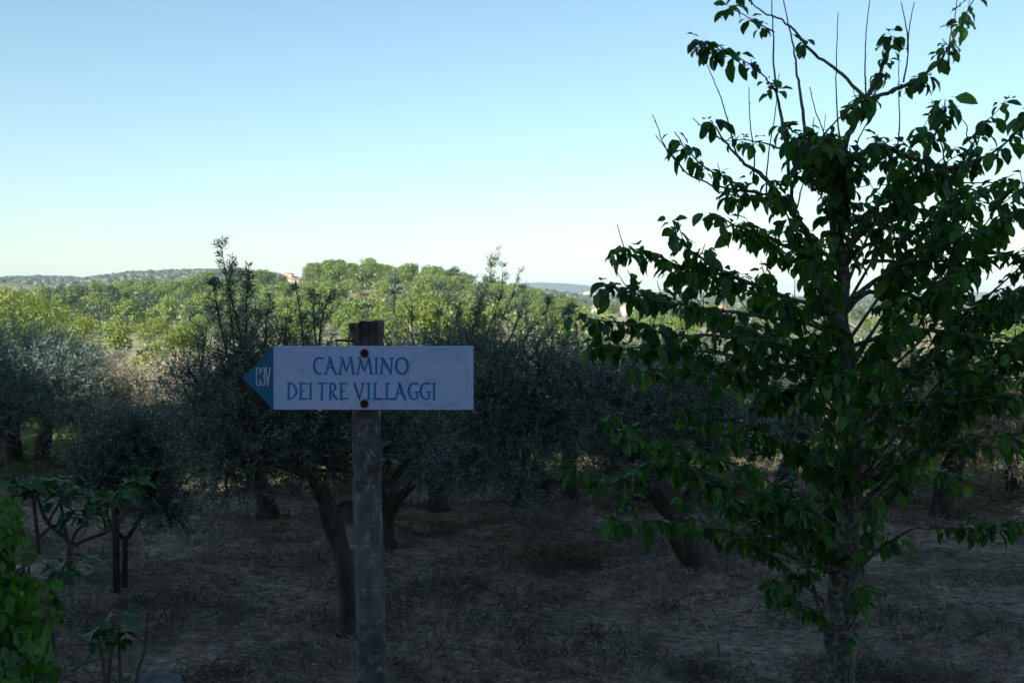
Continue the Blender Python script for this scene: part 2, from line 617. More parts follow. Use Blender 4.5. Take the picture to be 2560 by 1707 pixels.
def lobes_tree(h, r, nl, seed, low=0.25):
    """random lobes of a crown of height h and radius r"""
    q = np.random.default_rng(seed)
    out = []
    for k in range(nl):
        t = k / max(nl - 1, 1)
        z = h * (low + (0.92 - low) * q.uniform(0, 1))
        rr = r * math.sqrt(max(0.05, 1 - ((z / h - 0.5) / 0.55) ** 2)) * 0.75
        a = q.uniform(0, 2 * math.pi)
        d = rr * math.sqrt(q.uniform(0.05, 1))
        s = r * q.uniform(0.28, 0.5)
        out.append((np.array([d * math.cos(a), d * math.sin(a), min(z, h - s * 0.7)]), np.array([s, s, s * 0.8])))
    return out


def crown_mesh(name, lobes, n, size, m, seed, out_bias=1.2, up=0.3):
    q = np.random.default_rng(seed)
    vol = np.array([np.prod(s) ** (2 / 3) for _, s in lobes])
    cnt = np.maximum(1, (n * vol / vol.sum()).astype(int))
    mb = MB()
    for (c, s), k in zip(lobes, cnt):
        d = unit(q.normal(size=(k, 3)))
        rad = 1 - 0.45 * q.random(k) ** 1.8
        pos = c + d * s * (rad * (0.85 + 0.3 * q.random(k)))[:, None]
        N = unit(d * out_bias + np.array([0, 0, up]) + q.normal(size=(k, 3)) * 0.75)
        Y = unit(q.normal(size=(k, 3)))
        Xx, Yy, Zz = frames(Y, N)
        scatter(mb, QUAD, QF, pos, Xx, Yy, Zz, size * q.uniform(0.6, 1.35, k))
    return mb.mesh(name, m)


def trunk_mesh(name, lobes, h, r, m, seed, sides=7):
    q = np.random.default_rng(seed)
    mb = MB()
    top = np.array([q.normal() * r, q.normal() * r, h * 0.45])
    tube(mb, spline([(0, 0, -0.4), (q.normal() * r * .5, q.normal() * r * .5, h * 0.22), top], 7), [r * 1.35, r, r * 0.7], sides)
    for c, s in lobes[:9]:
        tube(mb, spline([top * 0.9, (top + c) / 2 + np.array([0, 0, -0.1 * h * .3]), c], 5), [r * 0.5, r * 0.12], 5)
    return mb.mesh(name, m, smooth=True)


def make_kind(h, r, nl, nq, size, m, seed, tr=0.18, low=0.25, bark=None):
    lb = lobes_tree(h, r, nl, seed, low)
    return crown_mesh('crown', lb, nq, size, M[m], seed + 1), trunk_mesh('trunk', lb, h, tr, M[bark or 'far_bark'], seed + 2)


def place_tree(name, meshes, loc, rz, sc, label, cat, group):
    e = empty(name, loc, label, cat, group, rz, sc)
    for nm, me in zip(('crown', 'trunk'), meshes):
        link(bpy.data.objects.new(nm, me), e)
    return e


# --- hill and valley trees, each one a thing of its own
FAR = {
    'green': [make_kind(9, 4.8, 13, 1900, 0.55, 'tree_green', 100 + k, 0.25, 0.3) for k in range(4)],
    'dark': [make_kind(8.5, 4.5, 12, 1800, 0.52, 'tree_dark', 150 + k, 0.25, 0.3) for k in range(3)],
    'lime': [make_kind(7.5, 4.0, 11, 1700, 0.45, 'tree_lime', 180 + k, 0.2, 0.25) for k in range(2)],
    'scrub': [make_kind(3.2, 3.0, 12, 2400, 0.20, 'scrub', 210 + k, 0.08, 0.05) for k in range(3)],
}
CLOSE = {
    'green': [make_kind(7, 3.6, 18, 10500, 0.19, 'tree_green', 300 + k, 0.2, 0.25) for k in range(2)],
    'dark': [make_kind(6.5, 3.2, 17, 9500, 0.185, 'tree_dark', 310 + k, 0.2, 0.25) for k in range(2)],
    'lime': [make_kind(6, 2.8, 16, 9000, 0.155, 'tree_lime', 320 + k, 0.15, 0.2) for k in range(2)],
    'scrub': [make_kind(2.8, 2.7, 16, 8000, 0.12, 'scrub', 330 + k, 0.06, 0.05) for k in range(3)],
}
NAMES = {'green': ('oak_tree', 'round green tree'), 'dark': ('oak_tree', 'dark green tree'),
         'lime': ('leafy_tree', 'yellow-green tree'), 'scrub': ('bare_bush', 'pale bare bush')}


def zone(px, y):
    if y > 405:
        if px < 560:
            return 'on the low crest before the far hills'
        if px < 720:
            return 'on the hilltop around the villa'
        if px < 1000:
            return 'atop the central hill'
        return 'on the right shoulder of the hill'
    if y > 270:
        if px < 560:
            return 'on the slope behind pale scrub'
        if px < 1150:
            return 'on the flank of the central hill'
        if px < 1700:
            return 'in the plain left of the cherry'
        return 'in the plain behind the cherry'
    if px < 560:
        return 'in the valley below bluish hills'
    if px < 1250:
        return 'at the foot of the central hill'
    if px < 1700:
        return 'in pale fields beyond the olives'
    return 'in fields behind the cherry tree'


def far_trees():
    q = np.random.default_rng(21)
    spots = []

    def free(x, y, d):
        return all((x - a) ** 2 + (y - b) ** 2 > d * d for a, b in spots)

    def put(kind, x, y, sc):
        spots.append((x, y))
        px = (x / y * F + 1280) / K
        nm, lb = NAMES[kind]
        src = CLOSE if y < 165 else FAR
        k = int(q.integers(0, len(src[kind])))
        ms = src[kind][k]
        z = float(height(x, y))
        zn = zone(px, y)
        shape = ['broad-crowned', 'lumpy-crowned', 'tall-crowned', 'open-crowned'][k]
        cat = 'bush' if kind == 'scrub' else 'tree'
        place_tree(nm, ms, (x, y, z), q.uniform(0, 6.28), sc, f'{shape} {lb} {zn}', cat,
                   {'green': 'green trees of the valley and hill', 'dark': 'green trees of the valley and hill', 'lime': 'yellow-green trees of the valley and hill', 'scrub': 'pale bushes of the valley'}[kind])

    # hill: crest first, then slopes
    n = 0
    for _ in range(6000):
        y = q.uniform(285, 520)
        x = q.uniform(-265, 30)
        px = (x / y * F + 1280) / K
        if px < -40 or px > 1330 or n > 290:
            continue
        if abs(x * 490 / y + 110) < 9 and 385 < y < 515:
            continue
        if not free(x, y, 6.4):
            continue
        kind = q.choice(['green', 'dark', 'lime', 'scrub'], p=[0.57, 0.25, 0.10, 0.08])
        put(kind, x, y, q.uniform(0.75, 1.15) * (1.3 if kind == 'scrub' else 1))
        n += 1
    # valley left and right
    n = 0
    for _ in range(4000):
        y = q.uniform(75, 285)
        x = q.uniform(-0.56, 0.56) * y
        px = (x / y * F + 1280) / K
        if n > 120:
            break
        if not free(x, y, 6.5 + y * 0.02):
            continue
        ptop = 698 + (EYE + 5 - 6.5) / y * F / K * -1
        if y < 140:
            kind = q.choice(['green', 'dark', 'lime', 'scrub'], p=[0.10, 0.05, 0.03, 0.82])
        else:
            kind = q.choice(['green', 'dark', 'lime', 'scrub'], p=[0.28, 0.24, 0.14, 0.34])
        if px > 1200:
            if q.random() < 0.45:
                continue
            sc = q.uniform(0.4, 0.75)
        else:
            sc = q.uniform(0.65, 1.0)
        put(kind, x, y, sc)
        n += 1
    # plain at the right
    n = 0
    for _ in range(3000):
        y = q.uniform(285, 900)
        x = q.uniform(0.0, 0.55) * y
        if x < 40 or n > 90 or not free(x, y, 9):
            continue
        if fbm(np.array([x / 70]), np.array([y / 70]), 3)[0] < 0.46:
            continue
        kind = q.choice(['green', 'dark', 'lime', 'scrub'], p=[0.45, 0.3, 0.1, 0.15])
        put(kind, x, y, q.uniform(0.6, 1.0))
        n += 1
    # trees that read alike are told apart by their order from the left
    ordn = ['first', 'second', 'third', 'fourth', 'fifth', 'sixth', 'seventh', 'eighth', 'ninth', 'tenth', 'eleventh', 'twelfth', 'thirteenth', 'fourteenth', 'fifteenth', 'sixteenth', 'seventeenth', 'eighteenth', 'nineteenth', 'twentieth']
    byl = {}
    for o in COL.objects:
        if o.get('group', '').endswith(('valley and hill', 'of the valley')):
            byl.setdefault(o['label'], []).append(o)
    for lb, os_ in byl.items():
        if 1 < len(os_) <= len(ordn):
            for k_, o in enumerate(sorted(os_, key=lambda o: o.location.x / o.location.y)):
                o['label'] = f'{lb}, {ordn[k_]} from left'.replace('round green', 'green')


far_trees()

def undergrowth():
    q = np.random.default_rng(44)
    n = 46000
    y = q.uniform(270, 540, n)
    x = q.uniform(-0.56, 0.10, n) * y
    k = ~((np.abs(x * 490 / y + 110) < 9) & (y > 385) & (y < 515)) & (fbm(x / 26, y / 26, 3) > 0.40)
    x, y = x[k], y[k]
    n = len(x)
    z = height(x, y) + q.random(n) ** 1.3 * (1.2 + 5.0 * sst(0.40, 0.62, fbm(x / 14 + 50, y / 14, 3)))
    Xx, Yy, Zz = frames(unit(q.normal(size=(n, 3))), unit(q.normal(size=(n, 3)) * 0.8 + np.array([0, -0.4, 0.8])))
    mb = MB()
    scatter(mb, QUAD, QF, np.stack([x, y, z], 1), Xx, Yy, Zz, q.uniform(0.5, 1.5, n))
    tag(mb.obj('undergrowth', M['under']), kind='stuff')


undergrowth()

# villa on the hill and the farmhouses of the plain
def hip_roof(mb, c, sx, sy, h, over=0.5):
    x, y = sx / 2 + over, sy / 2 + over
    k = min(x, y)
    rx, ry = max(0.0, x - k), max(0.0, y - k)
    V = np.array([[-x, -y, 0], [x, -y, 0], [x, y, 0], [-x, y, 0], [-rx, -ry, h], [rx, -ry, h], [rx, ry, h], [-rx, ry, h],
                  [-x, -y, -0.18], [x, -y, -0.18], [x, y, -0.18], [-x, y, -0.18]]) + np.array(c)
    mb.add(V, np.array([[0, 1, 5, 4], [1, 2, 6, 5], [2, 3, 7, 6], [3, 0, 4, 7], [8, 9, 1, 0], [9, 10, 2, 1], [10, 11, 3, 2], [11, 8, 0, 3], [8, 11, 10, 9]]))


def house(px, py, d, wid, blocks, label, wallm='white_wall', rz=0.0):
    p = at(px, py, d)
    e = empty('house', p, label, 'house', None, rz, wid / 10.0)
    for (cx, cy, z0, sx, sy, h, rh) in blocks:
        mb = MB()
        box(mb, (cx, cy, z0 + h / 2 - (1.5 if z0 == 0 else 0)), (sx, sy, h + (3 if z0 == 0 else 0)))
        wl = mb.obj('wall', M[wallm], e)
        mb = MB()
        hip_roof(mb, (cx, cy, z0 + h + 0.19), sx, sy, rh)
        mb.obj('roof', M['roof_tile'], e)
        nwin = max(1, int(sx / 3))
        for k in range(nwin):
            mb = MB()
            box(mb, (cx - sx / 2 + (k + 0.5) * sx / nwin, cy - sy / 2 - 0.02, z0 + h * 0.55), (0.9, 0.1, 1.3))
            mb.obj('window', M['dark_glass'], e)
    return e


house(668, 653, 490, 8, [(-1.0, 0, 0, 9.0, 8, 3.0, 1.6), (3.6, -0.6, 0, 5.0, 7, 2.4, 1.2), (-2.0, 1.5, 2.9, 5.6, 5, 3.3, 1.3)], 'white two-storey villa with terracotta roofs on the wooded hilltop')
house(1354, 681, 1420, 8, [(0, 0, 0, 22, 10, 6, 3), (-16, 2, 0, 10, 9, 4, 2)], 'pale pink farmhouse among trees on the far ridge', rz=0.1)
house(1443, 716, 420, 6.5, [(0, 0, 0, 9, 7, 3.4, 1.8)], 'white house with orange roof in the plain beside the cherry tree leaves', rz=0.3)
house(1369, 712, 470, 6, [(0, 0, 0, 8, 6, 2.2, 1.6)], 'low orange-roofed shed in the pale fields', rz=-0.2)
house(1655, 717, 430, 5, [(0, 0, 0, 8, 6, 3.6, 1.6)], 'brick red house glimpsed through the cherry tree branches', wallm='roof_tile', rz=0.2)
house(1604, 692, 1250, 4, [(0, 0, 0, 26, 12, 6, 3)], 'long pale farm building on the far plain behind the cherry tree', rz=0.1)
house(1472, 695, 1000, 7, [(0, 0, 0, 18, 8, 3, 1.5)], 'low white farm building on the plain at the edge of the cherry tree', rz=0.0)

# ------------------------------------------------------------------ olive trees
def add_shoots(mb, tw, pos, dirs, lens, q, pairs=11, leaf=0.055, stems=True):
    """leafy olive shoots: a thin stem with narrow leaves in pairs"""
    n = len(pos)
    D = unit(dirs)
    side = unit(np.cross(D, unit(q.normal(size=(n, 3)))))
    bend = unit(q.normal(size=(n, 3))) * 0.25
    for k in range(pairs):
        t = (k + 0.6) / pairs
        ctr = pos + D * (lens * t)[:, None] + bend * (lens * t * t)[:, None]
        a = k * 2.0 + q.uniform(-0.4, 0.4, n)
        B = np.cross(D, side)
        for s in (1, -1):
            sd = side * np.cos(a)[:, None] + B * np.sin(a)[:, None]
            dl = unit(D * 0.75 + s * sd * (1.0 - 0.45 * t) + q.normal(size=(n, 3)) * 0.18 + np.array([0, 0, -0.08]))
            N = unit(q.normal(size=(n, 3)) + np.array([0, 0, 0.8]))
            Xx, Yy, Zz = frames(dl, N)
            sc = leaf * q.uniform(0.7, 1.25, n) * (1 - 0.25 * t)
            scatter(mb, DIAM, QF, ctr, Xx, Yy, Zz, sc)
    if stems and tw is not None:
        # stem as a thin strip of three sides
        B = np.cross(D, side)
        rr = 0.0022
        mid = pos + D * (lens * 0.5)[:, None] + bend * (lens * 0.25)[:, None]
        tip = pos + D * lens[:, None] + bend * lens[:, None]
        rings = []
        for c, r in ((pos, rr * 1.4), (mid, rr), (tip, rr * 0.4)):
            rings.append(np.stack([c + r * (math.cos(a) * side + math.sin(a) * B) for a in (0, 2.09, 4.19)], 1))
        V = np.concatenate(rings, 1)
        f = np.array([[0, 1, 4, 3], [1, 2, 5, 4], [2, 0, 3, 5], [3, 4, 7, 6], [4, 5, 8, 7], [5, 3, 6, 8]])
        Fa = f[None] + (np.arange(n) * 9)[:, None, None]
        tw.add(V.reshape(-1, 3), Fa.reshape(-1, 4))


def olive(base, trunk_paths, lobes, nsh, seed, label, pairs=11, leaf=0.055, stems_up=(), limb=True, upright=0.55, mat_='olive_leaf', grp='olive trees of the orchard'):
    """an olive tree: lobes are (centre, radii) in world space"""
    q = np.random.default_rng(seed)
    base = np.asarray(base, float)
    e = empty('olive_tree', base, label, 'tree', grp)
    tb, lf, tw = MB(), MB(), MB()
    tops = []
    for path, r in trunk_paths:
        tube(tb, spline(path, 16), r, 12, 0.16, seed)
        tops.append(np.asarray(path[-1], float))
    vol = np.array([np.prod(s) for _, s in lobes])
    cnt = (nsh * vol / vol.sum()).astype(int)
    for (c, s), k in zip(lobes, cnt):
        c = np.asarray(c, float)
        s = np.asarray(s, float)
        t0 = tops[int(np.argmin([np.linalg.norm(c - t) for t in tops]))]
        if limb:
            tube(tb, spline([t0 - np.array([0, 0, 0.05]), (t0 + c) / 2 + q.normal(size=3) * 0.08, c], 9), [0.04, 0.03, 0.014], 7, 0.1, seed)
        for _ in range(14):
            d = unit(q.normal(size=3) + np.array([0, 0, 0.3]))
            en = c + d * s * q.uniform(0.75, 1.05)
            st = t0 * 0.2 + c * 0.8 if q.random() < 0.4 else c
            tube(tb, spline([st, (st + en) / 2 + q.normal(size=3) * 0.06, en], 6), [0.013, 0.004], 4)
        d = unit(q.normal(size=(k, 3)))
        rad = q.random(k) ** 0.5
        pos = c + d * s * rad[:, None] * (0.8 + 0.35 * q.random((k, 1)))
        dr = unit(d * 0.8 + np.array([0, 0, upright]) + q.normal(size=(k, 3)) * 0.5)
        add_shoots(lf, tw, pos, dr, q.uniform(0.14, 0.34, k), q, pairs, leaf)
    for pts, dens, wd in stems_up:
        P = spline(pts, 14)
        tube(tb, P, [0.010, 0.006, 0.002], 5)
        L = np.linalg.norm(P[-1] - P[0])
        k = int(L * dens)
        t = q.uniform(0.12, 1.0, k)
        ii = np.minimum((t * 13).astype(int), 12)
        fr = (t * 13 - ii)[:, None]
        pos = P[ii] * (1 - fr) + P[ii + 1] * fr
        T = unit(P[ii + 1] - P[ii])
        out = unit(np.cross(T, q.normal(size=(k, 3))))
        wid = (wd * (1.05 - t) + 0.04)
        dr = unit(T * 0.9 + out * 0.75)
        add_shoots(lf, tw, pos, dr, wid * q.uniform(0.6, 1.3, k), q, 7, leaf)
    tb.obj('trunk', M['olive_bark'], e, smooth=True, origin=base)
    tag(tw.obj('twigs', M['twig'], e, origin=base), kind='stuff')
    tag(lf.obj('foliage', M[mat_], e, origin=base), kind='stuff')
    return e


def PL(px, py, d, rx, ry, rd):
    """lobe seen at (px, py) with its half sizes in view units, rd metres deep"""
    k = K / F * d
    return at(px, py, d), np.array([rx * k, rd, ry * k])


def gz(x, y):
    return float(height(x, y))


def foot(px, py):
    """where the line of sight meets the orchard floor"""
    d = 8.0
    for _ in range(20):
        p = at(px, py, d)
        z = gz(p[0], p[1])
        d *= (EYE - z) / (EYE - p[2])
    return at(px, py, d), d


# the two olives behind the signpost
bA, dA = foot(803, 1475)
A = lambda x, y, dd=0.0: at(x, y, dA + dd)
olive(bA, [([bA + (0, 0, -0.2), A(802, 1440), A(798, 1360), A(785, 1270), A(765, 1200), A(742, 1130)], [0.17, 0.075, 0.062, 0.068, 0.075, 0.05]),
           ([A(770, 1195), A(790, 1165, 0.1), A(840, 1155, 0.3), A(890, 1100, 0.5)], [0.05, 0.04, 0.03]),
           ([A(745, 1150), A(715, 1095, -0.1), A(640, 1060, -0.2), A(600, 1000, -.2)], [0.05, 0.04, 0.03])],
      [PL(560, 960, dA, 150, 140, 0.6), PL(700, 960, dA + 0.3, 140, 150, 0.7), PL(520, 1060, dA - 0.1, 110, 110, 0.5), PL(650, 860, dA + 0.1, 120, 90, 0.5),
       PL(860, 940, dA + 0.5, 120, 140, 0.7), PL(470, 900, dA + 0.4, 80, 80, 0.5), PL(760, 1070, dA + .3, 120, 80, 0.6), PL(560, 830, dA, 70, 70, 0.4),
       PL(960, 1010, dA + .3, 110, 90, .5)],
      2400, 31, 'olive tree with slim leaning trunk right behind the post, tall shoots above the sign arrow',
      stems_up=[([A(570, 860), A(545, 740), A(520, 640), A(505, 545)], 30, 0.13), ([A(560, 850), A(565, 740), A(567, 680), A(572, 608)], 34, 0.15),
                ([A(530, 850), A(510, 760), A(495, 690), A(488, 650)], 28, 0.16), ([A(600, 850), A(610, 780), A(612, 730), A(620, 690)], 24, 0.16),
                ([A(700, 860), A(695, 780), A(690, 720), A(680, 660)], 26, 0.15), ([A(735, 860), A(735, 770), A(745, 710), A(765, 655)], 34, 0.17),
                ([A(650, 850), A(655, 780), A(660, 735)], 22, 0.14), ([A(790, 860), A(800, 790), A(805, 745)], 20, 0.13), ([A(460, 860), A(470, 790), A(478, 740)], 22, 0.14),
                ([A(735, 860, .2), A(725, 780, .2), A(720, 720, .2), A(722, 670, .2)], 30, 0.16),
                ([A(545, 850, .2), A(530, 730, .2), A(528, 670, .2), A(535, 600, .2)], 26, 0.14)])
bB, dB = foot(883, 1258)
B = lambda x, y, dd=0.0: at(x, y, dB + dd)
olive(bB, [([bB + (0, 0, -0.2), B(884, 1235), B(884, 1190), B(905, 1145), B(945, 1095), B(975, 1050)], [0.20, 0.12, 0.11, 0.10, 0.09, 0.05]),
           ([B(885, 1175), B(870, 1130, -.1), B(865, 1080, -0.1)], [0.09, 0.07, 0.05]),
           ([B(960, 1080), B(1040, 1000, -.1), B(1120, 960, -0.3), B(1190, 960, -.3)], [0.05, 0.04, 0.02])],
      [PL(1010, 930, dB, 120, 130, 0.8), PL(1120, 900, dB - 0.5, 120, 120, 0.8), PL(1190, 1020, dB - 0.8, 100, 100, 0.7), PL(920, 900, dB + 0.2, 100, 110, 0.7),
       PL(1240, 840, dB - 0.7, 90, 80, 0.6), PL(1060, 1060, dB - 0.6, 120, 80, 0.7), PL(1250, 1110, dB - 1.6, 60, 60, 0.35), PL(1080, 820, dB, 100, 70, 0.5),
       PL(1290, 930, dB - 0.5, 60, 80, 0.5), PL(1190, 1140, dB - 1.5, 70, 40, 0.4)],
      4000, 32, 'olive tree with trunk forking to the right of the post, tall shoot beside the sign',
      stems_up=[([B(925, 860), B(912, 760), B(906, 690), B(908, 622)], 34, 0.18), ([B(950, 860), B(948, 780), B(945, 720), B(950, 680)], 26, 0.18),
                ([B(1060, 880), B(1085, 760), B(1115, 670), B(1140, 572)], 46, 0.22), ([B(1065, 880), B(1095, 780), B(1100, 700), B(1090, 635)], 26, 0.2),
                ([B(1120, 830), B(1150, 740), B(1175, 680), B(1195, 622)], 22, 0.2), ([B(1140, 840), B(1180, 760), B(1200, 700), B(1205, 660)], 26, 0.2),
                ([B(1160, 850), B(1210, 770), B(1250, 720), B(1262, 685)], 28, 0.22), ([B(1200, 850), B(1250, 780), B(1290, 730), B(1322, 700)], 34, 0.22),
                ([B(1000, 860), B(1005, 780), B(1010, 720)], 26, 0.2), ([B(870, 860), B(850, 780), B(838, 700)], 24, 0.18), ([B(1230, 850), B(1300, 800), B(1325, 760)], 32, 0.22),
                ([B(890, 860), B(880, 790), B(875, 730)], 24, 0.18), ([B(1040, 860), B(1045, 760), B(1052, 700)], 26, 0.18),
                ([B(1085, 860, -.3), B(1125, 750, -.3), B(1150, 680, -.3), B(1155, 610, -.3)], 26, 0.2)])
# leaning olive at the left of the cherry tree
bC, dC = foot(1605, 1325)
C = lambda x, y, dd=0.0: at(x, y, dC + dd)
olive(bC, [([bC + (0, 0, -0.25), C(1602, 1300), C(1580, 1240), C(1545, 1170), C(1490, 1100), C(1445, 1040)], [0.27, 0.165, 0.15, 0.12, 0.10, 0.06]),
           ([C(1560, 1200), C(1600, 1120, .2), C(1640, 1040, .4)], [0.10, 0.07, 0.04])],
      [PL(1430, 950, dC, 130, 130, 0.9), PL(1540, 900, dC + 0.3, 110, 110, 0.8), PL(1350, 880, dC + 0.2, 90, 80, 0.7), PL(1640, 960, dC + 0.4, 110, 110, 0.8), PL(1420, 1060, dC, 100, 60, 0.7)],
      2600, 33, 'olive tree with thick leaning trunk standing just left of the cherry tree trunk')
# young staked olive at the left
bG, dG = foot(285, 1360)
G = lambda x, y, dd=0.0: at(x, y, dG + dd)
olive(bG, [([bG + (0, 0, -0.1), G(286, 1300), G(288, 1235)], [0.032, 0.026, 0.024]), ([G(288, 1240), G(262, 1215), G(245, 1180), G(250, 1120)], [0.02, 0.014]),
           ([G(288, 1240), G(312, 1205), G(335, 1160), G(345, 1100)], [0.022, 0.014])],
      [PL(250, 1090, dG, 85, 90, 0.35), PL(340, 1110, dG, 80, 90, 0.35), PL(280, 1010, dG + .1, 90, 60, 0.35), PL(390, 1180, dG, 60, 50, 0.25), PL(350, 1020, dG + .1, 70, 60, .3)],
      1100, 34, 'young olive tree with low fork tied beside a wooden stake at left')
mb = MB()
st = at(268, 1362, dG - 0.15)
box(mb, st + (0, 0, 0.42), (0.055, 0.055, 1.25), 0.3)
tag(mb.obj('wooden_stake', M['olive_bark'], origin=None), 'upright wooden stake standing beside the young olive tree', 'stake')

# shared crowns for the olives further back
def olive_kind(seed, nsh, pairs, leaf, m_, R=1.45, H=2.9):
    q = np.random.default_rng(seed)
    lf, tw, tb = MB(), MB(), MB()
    fork = np.array([q.normal() * 0.12, q.normal() * 0.12, 0.85])
    tube(tb, spline([(0, 0, -0.25), (0.02, 0.03, 0.15), (fork[0] * .4, fork[1] * .4, 0.5), fork], 14), [0.22, 0.13, 0.11, 0.10], 11, 0.16, seed)
    lobes = []
    for k in range(11):
        a = k / 11 * 6.283 + q.uniform(-0.3, 0.3)
        rr = R * q.uniform(0.35, 0.7)
        z = q.uniform(0.95, H - 0.85)
        lobes.append((np.array([rr * math.cos(a), rr * math.sin(a), z]), np.array([1, 1, 0.85]) * R * q.uniform(0.34, 0.48)))
    lobes.append((np.array([0, 0, H - 0.75]), np.array([0.6, 0.6, 0.55])))
    for c, s in lobes:
        tube(tb, spline([fork - (0, 0, 0.1), (fork + c) / 2 + q.normal(size=3) * 0.1, c], 8), [0.05, 0.03, 0.008], 6, 0.12, seed)
        k = nsh // len(lobes)
        d = unit(q.normal(size=(k, 3)))
        pos = c + d * s * (q.random((k, 1)) ** 0.45) * (0.75 + 0.45 * q.random((k, 1)))
        dr = unit(d * 0.8 + np.array([0, 0, 0.55]) + q.normal(size=(k, 3)) * 0.5)
        add_shoots(lf, tw, pos, dr, q.uniform(0.16, 0.42, k), q, pairs, leaf, stems=False)
        for _ in range(6):
            en = c + unit(q.normal(size=3)) * s
            tube(tb, spline([c, (c + en) / 2 + q.normal(size=3) * 0.05, en], 4), [0.006, 0.003], 4)
    return lf.mesh('foliage', M[m_]), tb.mesh('trunk', M['olive_bark'], smooth=True)


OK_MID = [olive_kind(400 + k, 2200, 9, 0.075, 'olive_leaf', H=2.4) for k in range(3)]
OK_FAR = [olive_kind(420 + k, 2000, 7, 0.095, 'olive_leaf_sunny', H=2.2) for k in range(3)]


def put_olive(k, loc, rz, sc, label):
    e = empty('olive_tree', loc, label, 'tree', 'olive trees of the orchard', rz, sc)
    o = link(bpy.data.objects.new('foliage', k[0]), e)
    tag(o, kind='stuff')
    link(bpy.data.objects.new('trunk', k[1]), e)
    return e


MIDS = [(610, 1190, 0.95, 'olive tree in shade whose trunk stands left of the signpost, second row'),
        (1002, 1172, 1.0, 'olive tree in shade whose trunk shows just right of the forked olive behind the post'),
        (1310, 1142, 1.0, 'olive tree in shade with trunk before the sunlit strip of ground in the middle'),
        (2172, 1186, 1.1, 'thick-trunked olive tree behind the right branches of the cherry tree'),
        (2326, 1143, 0.85, 'slim-trunked olive tree at the right edge, its crown half in sun'),
        (1480, 1150, 1.0, 'olive tree in shade behind the leaning olive'),
        (1800, 1160, 1.1, 'olive tree in shade hidden behind the cherry tree trunk'),
        (1990, 1120, 1.1, 'olive tree behind the cherry tree, right of its trunk'),
        (30, 1075, 1.15, 'dark spreading olive tree at the left edge'),
        (215, 1075, 0.95, 'low olive tree with sunlit top above the fig plant'),
        (395, 1085, 1.0, 'olive tree with half sunlit crown between the young olive and the sign arrow'),
        (100, 1060, 1.1, 'dark olive tree second from the left edge, grass showing under it'),
        (-40, 1120, 1.1, 'dark olive tree cut off by the left edge'),
        (780, 1110, 1.0, 'olive tree in shade behind the post, third row')]
q0 = np.random.default_rng(5)
occ = []
for i, (px, py, sc, lb) in enumerate(MIDS):
    p, d = foot(px, py)
    occ.append((p[0], p[1]))
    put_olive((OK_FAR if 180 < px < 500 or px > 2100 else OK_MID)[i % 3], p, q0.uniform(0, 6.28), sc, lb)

ROWN = {20: 'first', 25: 'second', 31: 'third', 37: 'fourth', 44: 'fifth', 52: 'sixth', 61: 'seventh'}
for y0, rn in ROWN.items():
    step = 4.6 if y0 < 40 else 5.2
    x0 = -0.56 * y0
    row = [x for x in np.arange(x0, 0.56 * y0, step)]
    for k, xx in enumerate(row):
        x = xx + q0.uniform(-0.8, 0.8)
        y = y0 + q0.uniform(-1.2, 1.2)
        px = (x / y * F + 1280) / K
        if any((x - a) ** 2 + (y - b) ** 2 < 7 for a, b in occ):
            continue
        side = 'left of the signpost' if px < 820 else ('between the signpost and cherry tree' if px < 1400 else 'behind the cherry tree')
        where = 'sunlit' if y0 > 20 else 'half sunlit'
        n_from = f'{["first", "second", "third", "fourth", "fifth", "sixth", "seventh", "eighth", "ninth", "tenth", "eleventh", "twelfth", "thirteenth", "fourteenth", "fifteenth", "sixteenth", "seventeenth"][k]} from the left'
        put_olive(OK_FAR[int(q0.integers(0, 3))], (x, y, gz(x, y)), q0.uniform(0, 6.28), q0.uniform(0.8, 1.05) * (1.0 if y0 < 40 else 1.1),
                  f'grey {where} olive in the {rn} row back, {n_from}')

# bright broadleaf trees standing nearer than the hill
NEARK = [make_kind(5.4, 1.9, 18, 9500, 0.11, 'tree_lime', 500, 0.09, 0.2), make_kind(6.2, 2.6, 22, 12000, 0.125, 'tree_lime', 510, 0.11, 0.15),
         make_kind(5.0, 2.3, 16, 5200, 0.16, 'tree_green', 520, 0.12, 0.2), make_kind(3.0, 1.3, 10, 2600, 0.12, 'tree_lime', 530, 0.05, 0.1)]
for k, px, ptop, d, sc, lb in [(0, 965, 612, 34, 1.0, 'tall lime green tree rising behind the olives right of the post top'),
                               (0, 1060, 640, 37, 0.9, 'lime green tree beside the tall one, behind the olive shoots'),
                               (0, 1020, 625, 40, 1.0, 'lime green tree between two others behind the olive shoots'),
                               (1, 60, 645, 50, 1.0, 'large yellow-green tree at the left edge above the olives'),
                               (1, 140, 690, 46, 0.85, 'yellow-green tree second from the left edge above the olives'),
                               (2, -10, 690, 42, 1.0, 'dark green tree cut by the left edge above the olives'),
                               (3, 290, 745, 33, 1.0, 'bright green bush among the sunlit olives at left'),
                               (3, 1335, 725, 22, 0.9, 'bright yellow-green bush right of the olive tops'),
                               (3, 1375, 775, 19, 0.8, 'small yellow-green bush touching the cherry leaves at left'),
                               (2, 1560, 722, 60, 0.8, 'green tree in the plain through the left cherry branches'),
                               (2, 2330, 715, 75, 1.3, 'green tree beyond the right cherry branches'),
                               (2, 2240, 722, 90, 1.2, 'green tree in the distance through the right cherry branches')]:
    p = at(px, ptop, d)
    z0 = gz(p[0], p[1])
    hh = [5.4, 6.2, 5.0, 3.0][k]
    s = max(0.3, (p[2] - z0) / hh)
    s = min(s, 1.6)
    e = place_tree('leafy_tree' if k != 3 else 'leafy_bush', NEARK[k], (p[0], p[1], p[2] - hh * s), q0.uniform(0, 6), s, lb, 'tree' if k != 3 else 'bush', 'bright leafy trees behind the olives')

